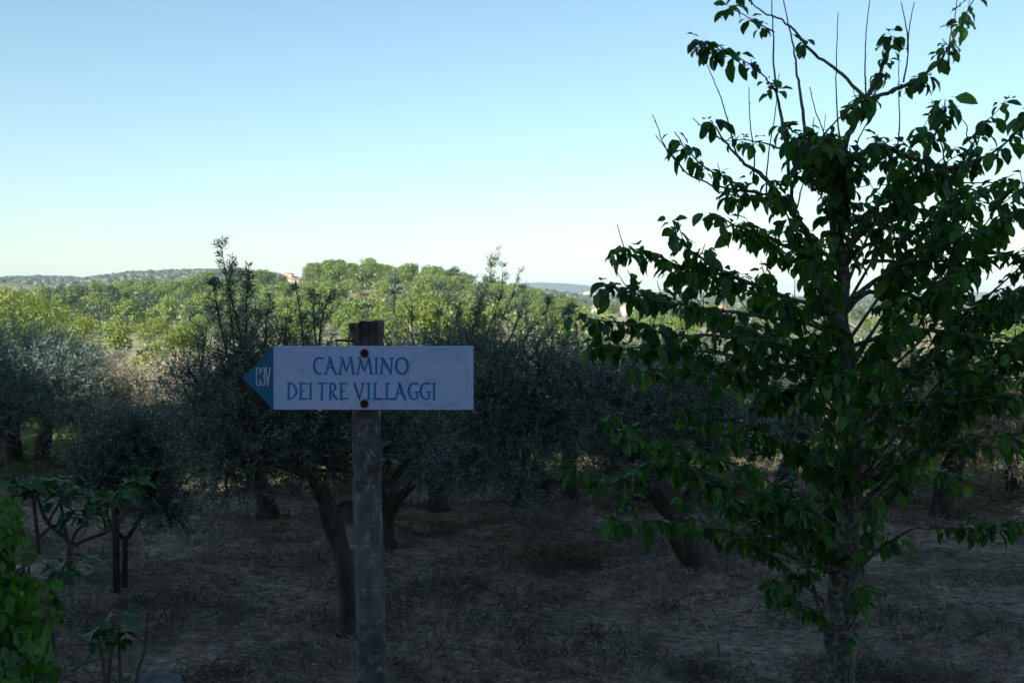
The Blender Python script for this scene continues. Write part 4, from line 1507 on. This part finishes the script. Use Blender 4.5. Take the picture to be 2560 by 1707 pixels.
# ------------------------------------------------------------------ ground cover
def blades():
    q = np.random.default_rng(15)
    BL = np.array([[-0.016, 0, 0], [0.016, 0, 0], [0.012, 0.55, 0.06], [0, 1.0, 0.0]])
    # cut hay and dry grass
    n = 230000
    r = 5.6 + (17 - 5.6) * q.random(n) ** 0.95
    a = np.radians(q.uniform(-30, 30, n))
    x, y = r * np.sin(a), r * np.cos(a)
    c = fbm(x * 1.3 + 9, y * 1.9, 4)
    k = q.random(n) < (0.35 + 0.9 * sst(0.46, 0.62, c))
    x, y, c = x[k], y[k], c[k]
    n = len(x)
    z = height_fine(x, y)
    d = q.normal(size=(n, 3))
    d[:, 0] *= 1.6
    d[:, 2] = np.abs(d[:, 2]) * (0.15 + 0.9 * sst(0.52, 0.66, c))
    Xx, Yy, Zz = frames(unit(d), unit(q.normal(size=(n, 3)) * 0.6 + np.array([0, -0.4, 1])))
    mb = MB()
    scatter(mb, BL, QF, np.stack([x, y, z + 0.004], 1), Xx, Yy, Zz, q.uniform(0.03, 0.12, n))
    tag(mb.obj('hay', M['straw']), kind='stuff')
    # heaps of raked hay and tufts
    q2 = np.random.default_rng(16)
    mb = MB()
    for _ in range(150):
        rr, aa = q2.uniform(6.2, 15), math.radians(q2.uniform(-29, 29))
        k_ = int(q2.integers(50, 160))
        sx, sy = q2.uniform(0.08, 0.32), q2.uniform(0.05, 0.16)
        x = rr * math.sin(aa) + q2.normal(size=k_) * sx
        y = rr * math.cos(aa) + q2.normal(size=k_) * sy
        z = height_fine(x, y) + np.abs(q2.normal(size=k_)) * 0.03 * np.exp(-((x - rr * math.sin(aa)) / sx) ** 2)
        d = q2.normal(size=(k_, 3)) + np.array([0, 0, 0.5])
        Xx, Yy, Zz = frames(unit(d), unit(q2.normal(size=(k_, 3))))
        scatter(mb, BL * np.array([1.5, 1, 1]), QF, np.stack([x, y, z], 1), Xx, Yy, Zz, q2.uniform(0.05, 0.15, k_))
    tag(mb.obj('hay_tufts', M['tuft']), kind='stuff')
    # green grass further back and on the bank
    n = 70000
    y = 15 + 17 * q.random(n)
    x = q.uniform(-0.56, 0.56, n) * y
    z = height_fine(x, y)
    d = unit(q.normal(size=(n, 3)) * 0.5 + np.array([0, 0, 1]))
    Xx, Yy, Zz = frames(d, unit(q.normal(size=(n, 3))))
    mb = MB()
    scatter(mb, BL * np.array([3, 1, 1]), QF, np.stack([x, y, z - 0.01], 1), Xx, Yy, Zz, q.uniform(0.06, 0.2, n))
    n = 9000
    y = q.uniform(2.6, 6.2, n)
    x = q.uniform(-2.6, -0.75, n) - (y - 2.6) * 0.15
    z = height_fine(x, y)
    Xx, Yy, Zz = frames(unit(q.normal(size=(n, 3)) * 0.55 + np.array([0, 0, 1])), unit(q.normal(size=(n, 3))))
    scatter(mb, BL * np.array([1.5, 1, 1]), QF, np.stack([x, y, z - 0.01], 1), Xx, Yy, Zz, q.uniform(0.08, 0.28, n))
    tag(mb.obj('grass', M['grass']), kind='stuff')


blades()

# ------------------------------------------------------------------ signpost
SD = 2.33                      # distance of the board
PM = K * SD / F                # metres per view unit at the board


def cr(x, y):
    """from the close view of the sign (3.459 per picture pixel) to metres on the board, origin at the middle of the post"""
    return ((x - 1232) / 3.459 * SD / F, (640 - y) / 3.459 * SD / F)


def ribbon(mb, pts, wd, z, tap=None):
    P = np.array(pts, float)
    T = np.gradient(P, axis=0)
    T /= np.linalg.norm(T, axis=1)[:, None] + 1e-9
    N = np.stack([-T[:, 1], T[:, 0]], 1)
    w_ = np.interp(np.linspace(0, 1, len(P)), np.linspace(0, 1, len(wd)), wd) / 2
    A_, B_ = P + N * w_[:, None], P - N * w_[:, None]
    n = len(P)
    V = np.zeros((2 * n, 3))
    V[0::2, 0], V[0::2, 2] = A_[:, 0], A_[:, 1]
    V[1::2, 0], V[1::2, 2] = B_[:, 0], B_[:, 1]
    V[:, 1] = z
    Fq = np.array([[2 * i, 2 * i + 1, 2 * i + 3, 2 * i + 2] for i in range(n - 1)])
    mb.add(V, Fq)
    # rounded ends
    for c, t, r, s in ((P[0], -T[0], w_[0], 1), (P[-1], T[-1], w_[-1], -1)):
        nn = np.array([-t[1], t[0]])
        fan = [c] + [c + r * (math.cos(a) * nn + math.sin(a) * t * 0.8) for a in np.linspace(0, math.pi, 7)]
        V = np.array([[p[0], z, p[1]] for p in fan])
        mb.add(V, np.array([[0, k, k + 1] for k in range(1, 7)]))


def arc(cx, cy, rx, ry, a0, a1, n=18, lean=0.0):
    a = np.radians(np.linspace(a0, a1, n))
    return [(cx + rx * math.cos(t) + lean * ry * math.sin(t), cy + ry * math.sin(t)) for t in a]


def glyph(ch):
    """strokes in a box 0..1 wide and 0..1 high: (points, widths) with widths in letter heights"""
    t, T_ = 0.105, 0.145
    if ch == 'C':
        return [(arc(0.62, 0.5, 0.52, 0.46, 68, 300), [0.10, 0.12, 0.16, 0.13, 0.06]), ([(0.78, 0.96), (0.97, 0.93), (0.98, 0.86)], [0.10, 0.09, 0.05])]
    if ch == 'A':
        return [([(0.10, 0.05), (0.26, 0.35), (0.45, 0.93)], [0.10, 0.10, 0.08]), ([(0.34, 0.98), (0.47, 0.93), (0.66, 0.45), (0.93, 0.02)], [0.08, 0.15, 0.16, 0.13]),
                ([(0.24, 0.37), (0.66, 0.40)], [0.08, 0.08]), ([(0.0, 0.03), (0.2, 0.05)], [0.09, 0.08])]
    if ch == 'M':
        return [([(0.10, 0.05), (0.21, 0.5), (0.27, 0.9)], [0.11, 0.10, 0.09]), ([(0.16, 0.97), (0.27, 0.90), (0.39, 0.55), (0.52, 0.18)], [0.08, 0.14, 0.15, 0.10]),
                ([(0.52, 0.18), (0.65, 0.55), (0.77, 0.92)], [0.08, 0.09, 0.09]), ([(0.66, 0.98), (0.78, 0.93), (0.87, 0.45), (0.93, 0.04)], [0.07, 0.13, 0.15, 0.14]),
                ([(0.0, 0.03), (0.18, 0.05)], [0.09, 0.08]), ([(0.86, 0.03), (1.0, 0.04)], [0.08, 0.07])]
    if ch == 'I':
        return [([(0.52, 0.05), (0.52, 0.5), (0.56, 0.93)], [0.12, 0.125, 0.12]), ([(0.15, 0.90), (0.55, 0.95), (0.92, 0.97)], [0.07, 0.10, 0.07]), ([(0.08, 0.03), (0.5, 0.05), (0.82, 0.08)], [0.08, 0.09, 0.05])]
    if ch == 'N':
        return [([(0.12, 0.05), (0.18, 0.5), (0.22, 0.9)], [0.11, 0.10, 0.10]), ([(0.08, 0.97), (0.24, 0.88), (0.5, 0.50), (0.80, 0.04)], [0.08, 0.15, 0.15, 0.13]),
                ([(0.80, 0.04), (0.83, 0.5), (0.87, 0.93)], [0.09, 0.09, 0.10]), ([(0.0, 0.03), (0.22, 0.05)], [0.08, 0.07]), ([(0.70, 0.93), (1.0, 0.96)], [0.08, 0.07])]
    if ch == 'O':
        return [(arc(0.5, 0.49, 0.43, 0.46, 95, 275), [0.10, 0.15, 0.16, 0.11]), (arc(0.5, 0.49, 0.43, 0.46, 275, 455), [0.11, 0.15, 0.16, 0.10])]
    if ch == 'D':
        return [([(0.22, 0.06), (0.20, 0.5), (0.24, 0.93)], [0.13, 0.125, 0.11]), ([(0.02, 0.94), (0.30, 0.965), (0.62, 0.88), (0.90, 0.62), (0.90, 0.36), (0.66, 0.15), (0.30, 0.05), (0.02, 0.02)], [0.06, 0.09, 0.12, 0.15, 0.13, 0.09, 0.09, 0.07])]
    if ch == 'E':
        return [([(0.26, 0.07), (0.24, 0.5), (0.28, 0.93)], [0.13, 0.125, 0.11]), ([(0.0, 0.93), (0.3, 0.95), (0.92, 0.95)], [0.06, 0.10, 0.08]), ([(0.26, 0.50), (0.7, 0.52)], [0.09, 0.08]),
                ([(0.0, 0.02), (0.3, 0.06), (0.96, 0.07)], [0.06, 0.11, 0.10]), ([(0.90, 0.98), (0.92, 0.86)], [0.05, 0.04])]
    if ch == 'T':
        return [([(0.44, 0.04), (0.46, 0.5), (0.52, 0.93)], [0.13, 0.125, 0.11]), ([(0.02, 0.88), (0.2, 0.94), (0.98, 0.95)], [0.07, 0.11, 0.09]), ([(0.26, 0.03), (0.66, 0.06)], [0.08, 0.06])]
    if ch == 'R':
        return [([(0.24, 0.05), (0.24, 0.5), (0.27, 0.93)], [0.13, 0.125, 0.11]), ([(0.0, 0.93), (0.35, 0.96), (0.68, 0.88), (0.78, 0.70), (0.62, 0.53), (0.30, 0.47)], [0.05, 0.09, 0.13, 0.14, 0.10, 0.07]),
                ([(0.40, 0.50), (0.66, 0.22), (0.96, 0.04)], [0.09, 0.15, 0.13]), ([(0.05, 0.03), (0.42, 0.05)], [0.07, 0.06])]
    if ch == 'V':
        return [([(0.03, 0.97), (0.14, 0.90), (0.36, 0.45), (0.54, 0.04)], [0.07, 0.14, 0.15, 0.12]), ([(0.54, 0.04), (0.70, 0.50), (0.86, 0.93)], [0.08, 0.09, 0.10]), ([(0.72, 0.94), (1.0, 0.97)], [0.08, 0.06])]
    if ch == 'L':
        return [([(0.26, 0.07), (0.25, 0.5), (0.32, 0.93)], [0.13, 0.12, 0.11]), ([(0.10, 0.91), (0.50, 0.97)], [0.07, 0.08]), ([(0.0, 0.02), (0.3, 0.06), (0.8, 0.05), (0.98, 0.10)], [0.06, 0.11, 0.12, 0.08])]
    if ch == 'G':
        return [(arc(0.58, 0.5, 0.50, 0.46, 66, 290), [0.10, 0.12, 0.16, 0.13, 0.08]), ([(0.74, 0.96), (0.92, 0.92), (0.93, 0.86)], [0.10, 0.08, 0.05]), ([(0.72, 0.07), (0.84, 0.14), (0.86, 0.42)], [0.08, 0.12, 0.12]), ([(0.58, 0.43), (1.0, 0.47)], [0.08, 0.08])]
    return []


def narrow(ch):
    w_ = 0.075
    if ch == 'C':
        return [([(0.92, 0.66), (0.92, 0.84), (0.78, 0.97), (0.30, 0.97), (0.10, 0.84), (0.10, 0.16), (0.30, 0.03), (0.78, 0.03), (0.92, 0.16), (0.92, 0.34)], [w_, w_])]
    if ch == '3':
        return [([(0.08, 0.80), (0.14, 0.92), (0.34, 0.97), (0.74, 0.97), (0.92, 0.86), (0.92, 0.62), (0.74, 0.53), (0.40, 0.52)], [w_, w_]),
                ([(0.74, 0.52), (0.92, 0.42), (0.92, 0.14), (0.74, 0.03), (0.34, 0.03), (0.12, 0.08), (0.08, 0.20)], [w_, w_])]
    return [([(0.03, 1.0), (0.46, 0.02)], [w_ * 1.1, w_]), ([(0.46, 0.02), (0.97, 1.0)], [w_, w_ * 1.1])]


def sign():
    o0 = at(1232 / 3.459 / K + 560 / K, (760 + 640 / 3.459) / K, SD)
    base = np.array([o0[0] + 0.012, SD + 0.045, 0])
    base[2] = gz(base[0], base[1])
    e = empty('trail_signpost', base, 'blue and white arrow sign CAMMINO DEI TRE VILLAGGI on a rough wooden post', 'signpost')
    # post: bark skin with a split, flared top
    T = lambda x, y, dd=0.0: at(x, y, SD + 0.045 + dd)
    q = np.random.default_rng(4)
    pb = MB()
    path = [base + np.array([0.02, 0, -0.2]), T(862, 1850), T(856, 1600), T(851, 1400), T(845, 1200), T(842, 1000), T(842, 940), T(843, 860), T(846, 800), T(846, 765), T(846, 736)]
    P = spline(path, 90)
    n = len(P)
    sides = 28
    th = np.arange(sides) / sides * 2 * math.pi
    cz = P[:, 2]
    zt, zs = T(846, 736)[2], T(846, 800)[2]
    R0 = 0.0345
    V = []
    for i in range(n):
        up = np.clip((cz[i] - zs) / (zt - zs), 0, 1)
        r = R0 * (1 + 0.03 * np.sin(th * 2 + i * 0.11) + 0.025 * np.sin(th * 5 + i * 0.23) + 0.012 * q.normal(size=sides))
        r = r * (1 - 0.02 * np.sin(i * 0.35))
        x = r * np.cos(th)
        y = r * np.sin(th)
        # flare, mostly to the left
        x = x * (1 + 0.20 * up) - up * 0.004 + np.where(x < 0, -1, 0) * up * 0.003
        # vertical split facing the viewer
        sp = np.exp(-((x + 0.004) / 0.0022) ** 2) * (np.sin(th) < 0)
        y = y + sp * 0.016 * np.clip(up * 3, 0, 1)
        z = np.full(sides, cz[i])
        if i >= n - 2:
            z = z + np.where(x < -0.02, -0.010, 0) + q.normal(size=sides) * 0.0015 - np.where(x < 0, -x * 0.12, 0)
        V.append(np.stack([P[i, 0] + x, P[i, 1] + y, z], 1))
    V = np.concatenate(V)
    i = np.arange(n - 1)[:, None] * sides
    j = np.arange(sides)[None]
    k = (j + 1) % sides
    pb.add(V, np.stack([i + j, i + k, i + sides + k, i + sides + j], -1).reshape(-1, 4))
    topc = V[-sides:].mean(0)
    pb.add(np.vstack([V[-sides:], topc]), np.array([[a, (a + 1) % sides, sides] for a in range(sides)]))
    m, t, nn, out = mat('post_bark')
    L = t.links.new
    tc = nn.new('ShaderNodeTexCoord')

    def noi(sc, det, st, ro=0.6):
        mp = nn.new('ShaderNodeMapping')
        mp.inputs['Scale'].default_value = st
        L(tc.outputs['Object'], mp.inputs[0])
        no = nn.new('ShaderNodeTexNoise')
        no.inputs['Scale'].default_value = sc
        no.inputs['Detail'].default_value = det
        no.inputs['Roughness'].default_value = ro
        L(mp.outputs[0], no.inputs[0])
        return no.outputs[0]

    def mr(v, a, b):
        x = nn.new('ShaderNodeMapRange')
        x.inputs[1].default_value = a
        x.inputs[2].default_value = b
        L(v, x.inputs[0])
        return x.outputs[0]

    def mx(f, a, b):
        x = nn.new('ShaderNodeMixRGB')
        L(f, x.inputs[0])
        for s, v in ((1, a), (2, b)):
            if isinstance(v, tuple):
                x.inputs[s].default_value = (*v, 1)
            else:
                L(v, x.inputs[s])
        return x.outputs[0]

    rb = ramp(nn, [(0.35, (0.020, 0.018, 0.019)), (0.5, (0.060, 0.064, 0.072)), (0.68, (0.14, 0.155, 0.18))])
    L(noi(9, 8, (1, 1, 0.6), 0.65), rb.inputs[0])
    c = mx(mr(noi(14, 5, (0.5, 0.5, 7)), 0.55, 0.68), rb.outputs[0], (0.045, 0.036, 0.038))     # bands across
    c = mx(mr(noi(42, 9, (1, 1, 0.8), 0.78), 0.52, 0.66), c, (0.24, 0.27, 0.31))                # pale lichen
    c = mx(mr(noi(26, 3, (1.3, 1.3, 0.9)), 0.68, 0.72), c, (0.22, 0.26, 0.12))            # green lichen
    sx = nn.new('ShaderNodeSeparateXYZ')
    L(tc.outputs['Object'], sx.inputs[0])
    hm = mr(sx.outputs[2], float(zs - base[2]) - 0.01, float(zs - base[2]) + 0.004)
    gr = ramp(nn, [(0.4, (0.035, 0.03, 0.032)), (0.65, (0.10, 0.095, 0.10))])
    L(noi(30, 6, (3, 3, 0.35)), gr.inputs[0])
    c = mx(hm, c, gr.outputs[0])
    p = nn.new('ShaderNodeBsdfPrincipled')
    p.inputs['Roughness'].default_value = 0.8
    p.inputs['Specular IOR Level'].default_value = 0.3
    L(c, p.inputs['Base Color'])
    b = nn.new('ShaderNodeBump')
    b.inputs['Strength'].default_value = 0.8
    b.inputs['Distance'].default_value = 0.004
    L(noi(22, 8, (0.8, 0.8, 4), 0.7), b.inputs['Height'])
    L(b.outputs[0], p.inputs['Normal'])
    L(p.outputs[0], out.inputs[0])
    pb.obj('post', m, e, smooth=True, origin=base)
    # wire twisted round the post head
    wb = MB()
    Wp = lambda x, y, z=0.0: np.array([o0[0] + cr(x, y)[0], o0[1] + 0.012 + z, o0[2] + cr(x, y)[1]])
    tube(wb, spline([Wp(1125, 322, 0.02), Wp(1070, 318, 0.012), Wp(1000, 312, 0.01), Wp(955, 318, 0.012), Wp(975, 324, 0.02), Wp(1130, 330, 0.03)], 24), [0.0016, 0.0014], 6)
    tube(wb, spline([Wp(1362, 245, 0.0), Wp(1385, 290, -0.004), Wp(1412, 340, -0.003), Wp(1425, 362, 0.004)], 14), [0.0017, 0.0017], 6)
    wb.obj('wire', M['rust'], e, smooth=True, origin=base)
    # board, cut to an arrow at the left
    th_ = 0.004

    def board(pts, name, m_, y0=0.0):
        b = MB()
        P2 = [cr(*p_) for p_ in pts]
        n_ = len(P2)
        Vf = [(x, y0, z) for x, z in P2] + [(x, y0 + th_, z) for x, z in P2]
        me = bpy.data.meshes.new(name)
        faces = [list(range(n_))[::-1] if False else list(range(n_)), [n_ + a for a in range(n_)][::-1]] + [[a, n_ + a, n_ + (a + 1) % n_, (a + 1) % n_] for a in range(n_)]
        me.from_pydata([tuple(np.array(v) + o0 - base) for v in Vf], [], faces)
        me.update()
        me.materials.append(m_)
        import bmesh
        bm = bmesh.new()
        bm.from_mesh(me)
        bmesh.ops.recalc_face_normals(bm, faces=bm.faces)
        bm.to_mesh(me)
        bm.free()
        o = bpy.data.objects.new(name, me)
        link(o, e)
        md = o.modifiers.new('b', 'BEVEL')
        md.width = 0.0007
        md.segments = 2
        return o

    # white paint tinted with the blue of the shade, grime, a ghost ring of an old sticker, rust under the screws
    m, t, nn, out = mat('sign_white_shade_blue')
    L = t.links.new
    tc = nn.new('ShaderNodeTexCoord')
    off = nn.new('ShaderNodeVectorMath')
    off.operation = 'SUBTRACT'
    off.inputs[1].default_value = tuple(o0 - base)
    L(tc.outputs['Object'], off.inputs[0])
    sx = nn.new('ShaderNodeSeparateXYZ')
    L(off.outputs[0], sx.inputs[0])

    def mth(op, a, b_=None):
        x = nn.new('ShaderNodeMath')
        x.operation = op
        for s, v in ((0, a), (1, b_)):
            if v is None:
                continue
            if isinstance(v, (int, float)):
                x.inputs[s].default_value = v
            else:
                L(v, x.inputs[s])
        return x.outputs[0]

    def dist(cx, cy, kx=1.0, ky=1.0):
        a_, b_ = cr(cx, cy)
        return mth('SQRT', mth('ADD', mth('POWER', mth('MULTIPLY', mth('SUBTRACT', sx.outputs[0], a_), kx), 2.0), mth('POWER', mth('MULTIPLY', mth('SUBTRACT', sx.outputs[2], b_), ky), 2.0)))

    def noi(sc, det, st=(1, 1, 1)):
        mp = nn.new('ShaderNodeMapping')
        mp.inputs['Scale'].default_value = st
        L(off.outputs[0], mp.inputs[0])
        no = nn.new('ShaderNodeTexNoise')
        no.inputs['Scale'].default_value = sc
        no.inputs['Detail'].default_value = det
        L(mp.outputs[0], no.inputs[0])
        return no.outputs[0]

    def mix(f, a, b_, fac=1.0):
        x = nn.new('ShaderNodeMixRGB')
        f = mth('MULTIPLY', f, fac)
        L(f, x.inputs[0])
        for s, v in ((1, a), (2, b_)):
            if isinstance(v, tuple):
                x.inputs[s].default_value = (*v, 1)
            else:
                L(v, x.inputs[s])
        return x.outputs[0]

    def band(v, c_, w_):
        x = nn.new('ShaderNodeMapRange')
        x.interpolation_type = 'SMOOTHSTEP'
        x.inputs[1].default_value = 0.0
        x.inputs[2].default_value = w_
        x.inputs[3].default_value = 1.0
        x.inputs[4].default_value = 0.0
        L(mth('ABSOLUTE', mth('SUBTRACT', v, c_)), x.inputs[0])
        return x.outputs[0]

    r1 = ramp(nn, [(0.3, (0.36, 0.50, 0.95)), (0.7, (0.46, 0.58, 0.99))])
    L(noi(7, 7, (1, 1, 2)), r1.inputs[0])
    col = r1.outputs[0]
    fine = nn.new('ShaderNodeMapRange')
    fine.inputs[1].default_value = 0.55
    fine.inputs[2].default_value = 0.85
    L(noi(60, 8, (0.6, 1, 1.5)), fine.inputs[0])
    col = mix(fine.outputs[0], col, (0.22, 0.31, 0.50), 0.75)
    streak = nn.new('ShaderNodeMapRange')
    streak.inputs[1].default_value = 0.50
    streak.inputs[2].default_value = 0.75
    L(noi(40, 5, (1, 1, 0.06)), streak.inputs[0])
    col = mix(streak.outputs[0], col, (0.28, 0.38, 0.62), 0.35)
    rg = dist(1852, 642, 1.0, 1.04)
    col = mix(band(rg, 262 / 3.459 * SD / F, 0.0035), col, (0.24, 0.35, 0.60), 0.5)
    # worn traces of a drawing inside the ring
    for (cx, cy, r_, a_) in ((1760, 560, 190, 0.25), (1960, 760, 230, 0.25), (1850, 470, 120, 0.2)):
        msk = nn.new('ShaderNodeMapRange')
        msk.inputs[1].default_value = 250 / 3.459 * SD / F
        msk.inputs[2].default_value = 262 / 3.459 * SD / F
        msk.inputs[3].default_value = 1
        msk.inputs[4].default_value = 0
        L(rg, msk.inputs[0])
        col = mix(mth('MULTIPLY', band(mth('ADD', dist(cx, cy, 1, 1.2), mth('MULTIPLY', noi(30, 3), 0.02)), r_ / 3.459 * SD / F + 0.01, 0.0022), msk.outputs[0]), col, (0.36, 0.41, 0.56), a_)
    for (cx, cy) in ((1216, 425), (1213, 862)):
        h = nn.new('ShaderNodeMapRange')
        h.interpolation_type = 'SMOOTHSTEP'
        h.inputs[1].default_value = 0.0085
        h.inputs[2].default_value = 0.0125
        h.inputs[3].default_value = 1
        h.inputs[4].default_value = 0
        L(dist(cx, cy), h.inputs[0])
        col = mix(h.outputs[0], col, (0.30, 0.16, 0.09), 0.9)
    h = nn.new('ShaderNodeMapRange')
    h.interpolation_type = 'SMOOTHSTEP'
    h.inputs[1].default_value = 0.0
    h.inputs[2].default_value = 0.02
    h.inputs[3].default_value = 1
    h.inputs[4].default_value = 0
    L(dist(1216, 480, 4.5, 1.0), h.inputs[0])
    col = mix(h.outputs[0], col, (0.36, 0.22, 0.14), 0.45)
    # chipped edge at the right end
    ed = nn.new('ShaderNodeMapRange')
    ed.inputs[1].default_value = cr(2150, 0)[0]
    ed.inputs[2].default_value = cr(2158, 0)[0]
    L(mth('ADD', sx.outputs[0], mth('MULTIPLY', mth('SUBTRACT', noi(120, 3), 0.5), 0.003)), ed.inputs[0])
    col = mix(ed.outputs[0], col, (0.25, 0.24, 0.26), 0.6)
    p = nn.new('ShaderNodeBsdfPrincipled')
    p.inputs['Roughness'].default_value = 0.55
    p.inputs['Specular IOR Level'].default_value = 0.3
    L(col, p.inputs['Base Color'])
    b = nn.new('ShaderNodeBump')
    b.inputs['Strength'].default_value = 0.15
    b.inputs['Distance'].default_value = 0.001
    L(noi(50, 6), b.inputs['Height'])
    L(b.outputs[0], p.inputs['Normal'])
    L(p.outputs[0], out.inputs[0])
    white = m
    blue = rough_mat('sign_blue', [(0.3, (0.002, 0.11, 0.27)), (0.7, (0.004, 0.14, 0.32))], scale=30, rough=0.5, bump=0.05, dist=0.0005)
    ink = rough_mat('letter_blue', [(0.3, (0.004, 0.16, 0.48)), (0.7, (0.010, 0.19, 0.54))], scale=60, rough=0.55, bump=0)
    pale = rough_mat('letter_pale', [(0.3, (0.36, 0.46, 0.60)), (0.7, (0.46, 0.55, 0.66))], scale=60, rough=0.6, bump=0)
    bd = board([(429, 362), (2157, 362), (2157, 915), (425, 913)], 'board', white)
    tipo = board([(164, 640), (428.4, 362), (424.4, 913)], 'arrow_tip', blue)
    tipo['label'] = 'blue pointed arrow end of the board'
    # letters: each one a piece on the board
    def write(word, spans, ytop, ybot, m_, fn, parent):
        for ch, (x0, x1) in zip(word, spans):
            b = MB()
            (X0, Zt), (X1, Zb) = cr(x0, ytop), cr(x1, ybot)
            H = Zt - Zb
            for si, (pts, wd) in enumerate(fn(ch)):
                pts = [(X0 + u * (X1 - X0), Zb + v * H) for u, v in pts]
                if len(pts) < 12 and fn is glyph:
                    pts = [tuple(v[:2]) for v in spline([(a, c_, 0) for a, c_ in pts], 12)]
                b_off = -0.0004 - si * 0.00005
                ribbon(b, pts, [w_ * H for w_ in wd], b_off)
            for v in b.v:
                v += (o0 - base)
            o = b.obj('letter', m_, parent)
            o['label'] = 'letter ' + ch
    write('CAMMINO', [(770, 862), (868, 975), (985, 1130), (1140, 1285), (1298, 1335), (1345, 1470), (1480, 1597)], 458, 609, ink, glyph, bd)
    write('DEITREVILLAGGI', [(540, 632), (645, 720), (727, 768), (808, 890), (900, 980), (993, 1072), (1115, 1218), (1228, 1272), (1280, 1372), (1380, 1488), (1470, 1575), (1590, 1685), (1692, 1788), (1795, 1835)],
          677, 829, ink, glyph, bd)
    write('C3V', [(278, 315), (324, 355), (360, 400)], 548, 707, pale, narrow, tipo)
    # screw heads
    for (x, y) in ((1216, 425), (1212, 862)):
        b = MB()
        X, Z = cr(x, y)
        c0 = o0 - base + np.array([X, 0, Z])
        r = 0.0093
        rings = [(r, 0.0), (r, -0.002), (r * 0.85, -0.0042), (r * 0.45, -0.0056), (r * 0.38, -0.0040), (0.0005, -0.0036)]
        a = np.arange(24) / 24 * 2 * math.pi
        V = np.concatenate([np.stack([c0[0] + rr * np.cos(a), np.full(24, c0[1] + yy), c0[2] + rr * np.sin(a)], 1) for rr, yy in rings])
        i = np.arange(len(rings) - 1)[:, None] * 24
        j = np.arange(24)[None]
        k = (j + 1) % 24
        b.add(V, np.stack([i + j, i + k, i + 24 + k, i + 24 + j], -1).reshape(-1, 4))
        b.obj('screw', M['rust'], e, smooth=True)
    # small white dot showing under the lower edge
    b = MB()
    X, Z = cr(827, 913)
    b.add(LV * np.array([0.0055, 0.003, 0.0055]) + (o0 - base) + np.array([X, 0.0035, Z]), LF)
    b.obj('white_dot', M['white_wall'], e, smooth=True)


sign()

# ------------------------------------------------------------------ the air
mb = MB()
box(mb, (0, 3000, 100), (22000, 19000, 280))
hz = mb.obj('haze', None)
tag(hz, kind='stuff')
m, t, n, out = mat('haze')
v = n.new('ShaderNodeVolumePrincipled')
v.inputs['Color'].default_value = (0.68, 0.84, 1.0, 1)
v.inputs['Density'].default_value = 0.00012
v.inputs['Anisotropy'].default_value = 0.0
t.links.new(v.outputs[0], out.inputs['Volume'])
hz.data.materials.append(m)
